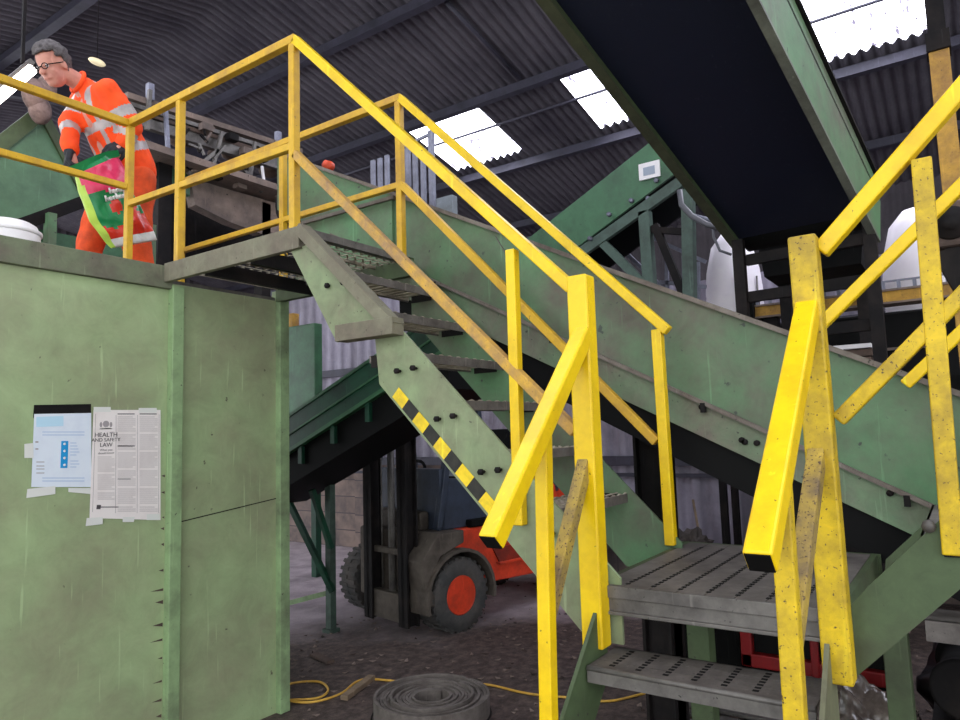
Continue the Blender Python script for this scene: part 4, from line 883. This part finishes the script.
# ------------------------------------------------------------------ green hopper behind the worker
hop_g = mat('hopper_green', (92, 128, 98), (76, 102, 82), .35, .55, scale=2)
gh = thing('feed_hopper', 'green steel feed hopper with dark rim behind the worker', 'hopper', (1.9, 6.2, 2.46))
Yh = 5.6
h6 = lambda px, py: at(px, py, 'Y', Yh)
mb = M(); mb.prism([h6(-60, 195), h6(0, 150), h6(40, 113), h6(72, 160), h6(88, 205), h6(60, 215), h6(-60, 250)], (0, .03, 0)); mb.build('sloped_plate', hop_g, gh)
M().beam(h6(-60, 192), h6(41, 112), .06, .10).build('rim', dark_green, gh); M().beam(h6(41, 112), h6(90, 205), .05, .07).build('rim', dark_green, gh)
M().beam(h6(-20, 240), h6(88, 200), .05, .09).build('lower_rim', dark_steel, gh)
mb = M(); p = h6(48, 215); mb.box(p.x-.03, p.x+.03, Yh-.08, Yh, 2.46, p.z); mb.build('leg', conv_green, gh)
mb = M(); p = h6(12, 215); mb.box(p.x-.6, p.x+.9, Yh+.05, Yh+.7, 2.46, p.z-.05); mb.build('base_box', deep_green, gh)
p = at(151, 240, 'Y', 4.75); tag(M().box(p.x-.05, p.x+.04, 4.75, 4.8, 2.46, p.z+.12).build('green_door_panel', conv_green), 'small pale green panel standing on deck just right of the sack', 'panel')
# lumps at top of hopper: hanging bundle
mb = M(); 
for px, py, r_ in ((35, 95, .09), (47, 88, .07), (40, 110, .08)): mb.ball(at(px, py, 'Y', 5.45), r_, (1, .7, 1.4))
mb.build('cloth_bundle', mat('bundle', (132, 110, 104), (80, 64, 62), .5, .8, scale=12), gh, smooth=True)
p = at(97, 62, 'Y', 6.2); bl_ = thing('bulkhead_lamp', 'small cream oval lamp in the dark above the worker shoulder', 'lamp', p)
M().ball(p, .06, (1.3, .5, .55)).build('lamp_glass', mat('lamp_cream', (210, 196, 160), rough=.4, emis=.5), bl_); M().tube([p, (p.x, p.y, roof_z(p.x))], .003).build('hanging_rod', dark_steel, bl_)
# tube light
tl = thing('tube_light', 'glowing white fluorescent tube light at the left edge behind the worker head', 'light', at(10, 90, 'Y', 5.2))
a, c = at(-26, 118, 'Y', 5.2), at(32, 69, 'Y', 5.2)
M().tube([a, c], .035, 14).build('tube', mat('tube_glow', (255, 246, 236), rough=.3, emis=6), tl)
M().beam(a+V((0, .03, .06)), c+V((0, .03, .06)), .08, .04).build('batten_housing', steel_grey, tl)
M().box(a.x-.01, a.x+.01, 5.22, 5.24, a.z+.05, roof_z(a.x)).build('hanging_rod', dark_steel, tl); M().box(c.x-.06, c.x-.04, 5.22, 5.24, c.z+.03, roof_z(c.x)).build('hanging_rod', dark_steel, tl)
# white tub on the cabin deck
p = at(12, 222, 'Y', 3.65)
wt = thing('white_tub', 'rounded white plastic tub on the cabin deck at the left edge', 'tub', (p.x, 3.68, 2.46))
M().lathe([(0, 0), (.13, 0), (.14, .04), (.14, p.z-2.46-.05), (.125, p.z-2.46-.015), (.1, p.z-2.46), (0, p.z-2.46)], (p.x-.01, 3.68, 2.46), 'Z', 28).build('tub_body', white_m, wt)
M().lathe([(.142, 0), (.147, .005), (.147, .018), (.142, .022)], (p.x-.01, 3.68, p.z-.06), 'Z', 28).build('lid_rim', white_m, wt)
# ------------------------------------------------------------------ worker
def evalmesh(mb, mods):
    me = bpy.data.meshes.new('tmp'); bmesh.ops.recalc_face_normals(mb.bm, faces=mb.bm.faces); mb.bm.to_mesh(me); mb.bm.free(); o = bpy.data.objects.new('tmp', me); C.objects.link(o)
    for typ, kw in mods:
        md = o.modifiers.new('m', typ)
        for k, v in kw.items(): setattr(md, k, v)
    bpy.context.view_layer.update()
    r = bpy.data.meshes.new_from_object(o.evaluated_get(bpy.context.evaluated_depsgraph_get())); bpy.data.objects.remove(o)
    n = M(); n.bm.free(); n.bm = bmesh.new(); n.bm.from_mesh(r); bpy.data.meshes.remove(r); return n
YM = 4.42
def w(px, py, dy=0): return at(px, py, 'Y', YM+dy)
pn = thing('person', 'worker in orange hi-vis jacket and trousers leaning over to shake out the sack', 'person', (2.25, YM, 2.46))
hip = w(131, 176); hip.y = YM; chest = w(101, 107); neck = w(78, 82); head = w(53, 66)
shN = w(108, 92, -.17); shF = w(90, 94, .17); shN.y, shF.y = YM-.17, YM+.17
elN = w(132, 128, -.24); wrN = w(121, 146, -.20)
elF = w(70, 124, .12); wrF = w(70, 152, -.02)
knN = V((hip.x-.02, YM-.10, 2.92)); ftN = V((hip.x+.06, YM-.10, 2.52)); hN = V((hip.x, YM-.09, hip.z-.05)); hF = V((hip.x-.03, YM+.09, hip.z-.05))
knF = w(98, 216, .1); knF.y = YM+.1; ftF = V((knF.x-.10, YM+.10, 2.52))
# anatomical body
bd = M()
bd.cap(hip, .12, chest, .13); bd.cap(chest, .10, neck, .055); bd.cap(neck, .055, head+(neck-head)*.35, .052)
for sh, el, wr in ((shN, elN, wrN), (shF, elF, wrF)):
    bd.cap(chest, .09, sh, .065); bd.cap(sh, .06, el, .042); bd.cap(el, .042, wr, .03)
for hh, kn, ft in ((hN, knN, ftN), (hF, knF, ftF)):
    bd.cap(hip, .1, hh, .09); bd.cap(hh, .09, kn, .055); bd.cap(kn, .055, ft, .038); bd.cap(ft, .04, ft+V((-.17, 0, -.03)), .03)
# head frame: forward face direction (left, down, slightly towards viewer)
fd = V((-.80, -.30, -.52)).normalized(); hu = V((-.52, -.10, .84)); hu = (hu-fd*hu.dot(fd)).normalized(); hs = hu.cross(fd).normalized()
HR = Matrix((fd, hs, hu)).transposed()
def hp_(x, y, z): return head+HR @ V((x, y, z))
bd.ball(hp_(-.015, 0, .03), .1, (1.0, .78, .98), HR, 20)
bd.ball(hp_(.02, 0, -.045), .078, (.95, .74, 1.0), HR, 18)
bd.ball(hp_(.05, 0, -.09), .042, (.9, .9, .75), HR)
bd.cap(hp_(.085, 0, .005), .011, hp_(.112, 0, -.03), .016); bd.cap(hp_(.06, .03, .018), .014, hp_(.06, -.03, .018), .014)
for s_ in (-1, 1): bd.ball(hp_(-.005, s_*.078, -.01), .028, (.8, .32, 1.15), HR, 10); bd.ball(hp_(.062, s_*.036, -.03), .024, (.7, .8, .8), HR, 10)
bd.cap(hp_(.088, .02, -.064), .009, hp_(.088, -.02, -.064), .009)
for wr, d in ((wrN, V((-.5, -.1, -.8))), (wrF, V((.1, -.2, -.9)))): bd.cap(wr, .03, wr+d.normalized()*.08, .034)
bd = evalmesh(bd, [('REMESH', dict(mode='VOXEL', voxel_size=.008)), ('SMOOTH', dict(factor=.5, iterations=3))])
bd.build('body', skin_m, pn, smooth=True)
for s_ in (-1, 1):
    e = M(); e.ball(hp_(.083, s_*.033, .002), .011, n=10); e.build('eye', white_m, pn)
    e = M(); e.ball(hp_(.092, s_*.033, .001), .005, n=8); e.build('pupil', black, pn)
# hair
hr = M(); bm_ = hr.bm; res = bmesh.ops.create_icosphere(bm_, subdivisions=4, radius=1)
for v in list(bm_.verts):
    c = v.co.copy(); n_ = mnoise.noise(c*7)*.07+mnoise.noise(V((c.x*14, c.y*14, c.z*4)))*.05
    r_ = 1.13+n_*2.0; v.co = hp_(-.018+c.x*.1*r_, c.y*.082*r_, .038+c.z*.1*r_)
loc = [(v, HR.transposed() @ (v.co-head)) for v in bm_.verts]
kill = [v for v, l in loc if (l.x > .045 and l.z < .075) or (l.z < -.005 and l.x > -.02) or l.z < -.06 or (l.x > .0 and l.z < .03 and abs(l.y) > .05)]
bmesh.ops.delete(bm_, geom=kill, context='VERTS')
hair = hr.build('hair', hair_m, pn, smooth=True); sd_ = hair.modifiers.new('solid', 'SOLIDIFY'); sd_.thickness = .012
# glasses
gl = M()
for s_ in (-1, 1):
    gl.tube([hp_(.105, s_*.034+.022*math.cos(2*PI*i/16), .0+.016*math.sin(2*PI*i/16)) for i in range(17)], .0028, 6); gl.tube([hp_(.105, s_*.056, .004), hp_(.0, s_*.083, .004)], .003, 6)
gl.tube([hp_(.105, -.012, .003), hp_(.105, .012, .003)], .003, 6); gl.build('glasses', black, pn)
# coverall
def coat(parts, mt, name, bands):
    mb = M()
    for a, ra, c, rb in parts: mb.cap(a, ra, c, rb, 18)
    mb = evalmesh(mb, [('REMESH', dict(mode='VOXEL', voxel_size=.011)), ('SMOOTH', dict(factor=.5, iterations=3))])
    for v in mb.bm.verts:
        n_ = mnoise.noise(v.co*9)*.014+mnoise.noise(V((v.co.x*22, v.co.y*22, v.co.z*12)))*.006
        v.co += v.normal*n_ if v.normal.length else V((0,0,0))
    for f in mb.bm.faces:
        c = f.calc_center_median(); f.material_index = 0
        for fn in bands:
            if fn(c): f.material_index = 1
    return mb.build(name, [mt, silver_m], pn, smooth=True)
def segp(c, a, b_):
    d = b_-a; L2 = d.length; d.normalize(); t = (c-a).dot(d); return t/L2, ((c-a)-d*t).length
tor = [(hip+V((.0, -.05, .03)), .135, chest+V((0, -.06, -.01)), .135), (hip+V((.0, .05, .03)), .135, chest+V((0, .06, 0)), .135), (chest, .12, neck+V((.05, 0, -.04)), .07), (chest, .11, shN, .085), (chest, .11, shF, .085),
       (shN, .085, elN, .068), (elN, .068, wrN+(elN-wrN)*.12, .05), (shF, .085, elF, .068), (elF, .066, wrF+(elF-wrF)*.1, .052), (neck+V((.06, 0, -.04)), .07, neck+V((.03, 0, -.02)), .066)]
dax = (hip-chest).normalized()
def torso_t(c): return (c-chest).dot(dax)/(hip-chest).length
def near_arm(c, q=None):
    return min(segp(c, shN, elN)[1] if -.0 < segp(c, shN, elN)[0] < 1.1 else 9, segp(c, elN, wrN)[1] if -.1 < segp(c, elN, wrN)[0] < 1.1 else 9) < .082 or min(segp(c, shF, elF)[1] if .1 < segp(c, shF, elF)[0] < 1.1 else 9, segp(c, elF, wrF)[1] if -.1 < segp(c, elF, wrF)[0] < 1.1 else 9) < .082
def band_arm(a, b_, t0, t1):
    return lambda c: t0 < segp(c, a, b_)[0] < t1 and segp(c, a, b_)[1] < .095
coat(tor, orange_m, 'hi_vis_jacket', [band_arm(shN, elN, .52, .78), band_arm(elN, wrN, .25, .55), band_arm(shF, elF, .6, .85), band_arm(elF, wrF, .15, .4),
     lambda c: (.22 < torso_t(c) < .34 or .60 < torso_t(c) < .72) and not near_arm(c),
     lambda c: -.45 < torso_t(c) < .62 and .075 < abs(c.y-YM) < .115 and not near_arm(c)])
trs = [(hip+V((0, -.04, .02)), .13, hN, .115), (hip+V((0, .04, .02)), .13, hF, .115), (hN, .115, knN, .09), (knN, .09, ftN+V((0, 0, .06)), .078), (hF, .115, knF, .09), (knF, .09, ftF+V((0, 0, .06)), .078)]
coat(trs, trouser_m, 'hi_vis_trousers', [])
col_ = M(); ring = []
nd = (head-neck).normalized(); s1 = nd.cross(V((0,1,0))).normalized(); s2 = nd.cross(s1)
col_.tube([neck+nd*.0+(s1*math.cos(2*PI*i/20)+s2*math.sin(2*PI*i/20))*.066 for i in range(21)], .013, 8); col_.build('collar', orange_m, pn)
for ft in (ftN, ftF):
    b_ = M(); b_.cap(ft+V((.02, 0, .02)), .052, ft+V((.03, 0, -.01)), .05); b_.cap(ft+V((.02, 0, -.01)), .048, ft+V((-.19, 0, -.02)), .04); b_ = evalmesh(b_, [('REMESH', dict(mode='VOXEL', voxel_size=.01))]); b_.build('boot', blackhole, pn, smooth=True)
def glove(wr, palm_dir, curl_dir, side, name='glove'):
    g_ = M(); pd = palm_dir.normalized(); cd_ = (curl_dir-pd*curl_dir.dot(pd)).normalized(); sd2 = pd.cross(cd_).normalized()*side
    pc_ = wr+pd*.055
    g_.cap(wr-pd*.03, .036, wr+pd*.01, .034)
    for k in range(4):
        o_ = sd2*(.03-.02*k); g_.cap(wr+pd*.02+o_*.8, .020, wr+pd*.085+o_, .017)
        L_ = (.036, .042, .039, .030)[k]; b0 = wr+pd*.09+o_*1.05; b1 = b0+(pd*.75+cd_*.65)*L_; b2_ = b1+(pd*.05+cd_)*L_*.8; b3 = b2_+(cd_*.6-pd*.8)*L_*.6
        g_.cap(b0, .0125, b1, .0118, 10); g_.cap(b1, .0118, b2_, .011, 10); g_.cap(b2_, .011, b3, .0095, 10)
    t0 = wr+pd*.03+sd2*.034; t1 = t0+(sd2*.6+pd*.5+cd_*.5)*.035; t2 = t1+(pd*.7+cd_*.7)*.032; g_.cap(t0, .016, t1, .014, 10); g_.cap(t1, .014, t2, .011, 10)
    g_ = evalmesh(g_, [('REMESH', dict(mode='VOXEL', voxel_size=.0045)), ('SMOOTH', dict(factor=.5, iterations=2))]); g_.build(name, glove_m, pn, smooth=True)
glove(wrN, V((-.55, -.15, -.45)), V((-.3, .5, -.8)), 1)
glove(wrF, V((-.25, -.25, -.85)), V((.8, -.3, -.3)), -1)
# ------------------------------------------------------------------ sack
def sackmat():
    return [mat('sack_green', (28, 132, 76), (20, 110, 62), .3, .3, scale=6, bump=.4, vary=0.05), mat('sack_pink', (226, 62, 104), (206, 40, 84), .4, .3, scale=6, bump=.4, vary=0.05), mat('sack_red', (214, 52, 34), (190, 40, 30), .3, .3, scale=6, bump=.4, vary=0.05), mat('sack_white', (226, 224, 220), (206, 202, 200), .3, .3, scale=6, bump=.4, vary=0.03), mat('sack_lime', (190, 220, 90), (160, 200, 80), .3, .3, scale=6, bump=.4, vary=0.03)]
left = [(78, 170), (76, 178), (79, 190), (84, 204), (90, 220), (100, 234), (112, 248)]
right = [(112, 152), (121, 160), (128, 176), (134, 194), (142, 210), (150, 224), (157, 240)]
def lerp_path(P, t):
    k = min(int(t*(len(P)-1)), len(P)-2); f = t*(len(P)-1)-k; return (P[k][0]*(1-f)+P[k+1][0]*f, P[k][1]*(1-f)+P[k+1][1]*f)
sk_ = M(); nu, nv = 26, 34; YS = YM-.37; front, back = [], []
def colidx(u, v):
    if u < .05 or (u < .09 and v > .3): return 4
    if v < .10: return 0
    if v < .40+.08*u: return 1
    if v > .90: return 3
    if v > .74+.07*math.sin(u*6): return 2
    if v > .50 and v < .68 and ((u-.45)**2/.012+(v-.60)**2/.004 < 1): return 2
    if v > .55 and v < .70 and ((u-.75)**2/.008+(v-.62)**2/.004 < 1): return 2
    return 0
for j in range(nv+1):
    v = j/nv; lx, ly = lerp_path(left, v); rx, ry = lerp_path(right, v); fr, bk_ = [], []
    for i in range(nu+1):
        u = i/nu; px, py = lx+(rx-lx)*u, ly+(ry-ly)*u
        th_ = (.075*math.sin(PI*u)**.6*(.35+.65*math.sin(PI*min(1, v*.75+.15))))
        n_ = mnoise.noise(V((u*5, v*7, 1)))*.02+mnoise.noise(V((u*13, v*5, 4)))*.012
        p = at(px, py, 'Y', YS); fr.append(sk_.bm.verts.new(p+V((0, -th_+n_, 0)))); bk_.append(sk_.bm.verts.new(p+V((0, th_*.7+.012+n_*.5, 0))))
    front.append(fr); back.append(bk_)
for j in range(nv):
    for i in range(nu):
        ci = colidx((i+.5)/nu, (j+.5)/nv)
        f = sk_.bm.faces.new([front[j][i], front[j][i+1], front[j+1][i+1], front[j+1][i]]); f.material_index = ci; f.smooth = True
        f = sk_.bm.faces.new([back[j][i], back[j+1][i], back[j+1][i+1], back[j][i+1]]); f.material_index = ci; f.smooth = True
for j in range(nv):
    for i in (0, nu): f = sk_.bm.faces.new([front[j][i], front[j+1][i], back[j+1][i], back[j][i]]); f.material_index = 4 if i == 0 else 0
for i in range(nu):
    f = sk_.bm.faces.new([front[nv][i], front[nv][i+1], back[nv][i+1], back[nv][i]]); f.material_index = 3
bg = thing('plastic_sack', 'green pink and red printed plastic sack hanging from the worker gloves', 'sack', at(118, 240, 'Y', YS))
sk_.build('sack_body', sackmat(), bg)
# folded mouth flap held between the gloves
fl = M(); P = [(66, 168), (80, 162), (96, 155), (108, 151), (118, 150)]; Q = [(78, 174), (92, 170), (104, 164), (114, 158), (120, 156)]
A_ = [at(x, y, 'Y', YS-.05) for x, y in P]; B2 = [at(x, y, 'Y', YS-.03) for x, y in Q]
for k in range(4): fl.quadbox([A_[k], A_[k+1], B2[k+1], B2[k], A_[k]+V((0, .03, -.01)), A_[k+1]+V((0, .03, -.01)), B2[k+1]+V((0, .03, 0)), B2[k]+V((0, .03, 0))])
fl.build('mouth_fold', MC['sack_green'], bg)
# white printed lettering strokes and round spots
def on_sack(u, v, off=.006):
    i, j = u*nu, v*nv; i0, j0 = min(int(i), nu-1), min(int(j), nv-1); a, b_ = i-i0, j-j0
    return SK[j0][i0]*(1-a)*(1-b_)+SK[j0][i0+1]*a*(1-b_)+SK[j0+1][i0]*(1-a)*b_+SK[j0+1][i0+1]*a*b_+V((0, -off, 0))
SK = []
for j in range(nv+1):
    v = j/nv; lx, ly = lerp_path(left, v); rx, ry = lerp_path(right, v); row = []
    for i in range(nu+1):
        u = i/nu; px, py = lx+(rx-lx)*u, ly+(ry-ly)*u; th_ = (.075*math.sin(PI*u)**.6*(.35+.65*math.sin(PI*min(1, v*.75+.15)))); n_ = mnoise.noise(V((u*5, v*7, 1)))*.02+mnoise.noise(V((u*13, v*5, 4)))*.012
        row.append(at(px, py, 'Y', YS)+V((0, -th_+n_, 0)))
    SK.append(row)
lt = M()
for (v0, u0_, n_l) in ((.435, .42, 8), (.50, .32, 9)):
    for k in range(n_l):
        u = u0_+k*.062
        if u > .93: break
        lt.tube([on_sack(u, v0+.03), on_sack(u, v0-(.03 if k % 3 == 0 else .005))], .006, 5)
        if k % 2: lt.tube([on_sack(u+.012, v0+.028), on_sack(u+.035, v0+.018), on_sack(u+.035, v0), on_sack(u+.012, v0-.006)], .0042, 5)
        else: lt.tube([on_sack(u+.012, v0-.004), on_sack(u+.03, v0), on_sack(u+.034, v0+.03)], .0042, 5)
lt.build('white_lettering', MC['sack_white'], bg)
# ------------------------------------------------------------------ light
wd = bpy.data.worlds.new('world'); bpy.context.scene.world = wd; wd.use_nodes = True
bgk = wd.node_tree.nodes['Background']; bgk.inputs[0].default_value = (.92, .96, 1.0, 1); bgk.inputs[1].default_value = 2.2
def area(name, loc, rotv, sx, sy, power, col=(1,1,1)):
    l = bpy.data.lights.new(name, 'AREA'); l.shape = 'RECTANGLE'; l.size = sx; l.size_y = sy; l.energy = power; l.color = col
    o = bpy.data.objects.new(name, l); C.objects.link(o); o.location = loc; d = V3(rotv).normalized(); o.rotation_euler = d.to_track_quat('-Z', 'Y').to_euler(); return o
sc = bpy.context.scene
sc.view_settings.view_transform = 'Standard'; sc.view_settings.look = 'None'; sc.view_settings.gamma = 1; sc.view_settings.use_curve_mapping = False
sc.view_settings.exposure = 0.48
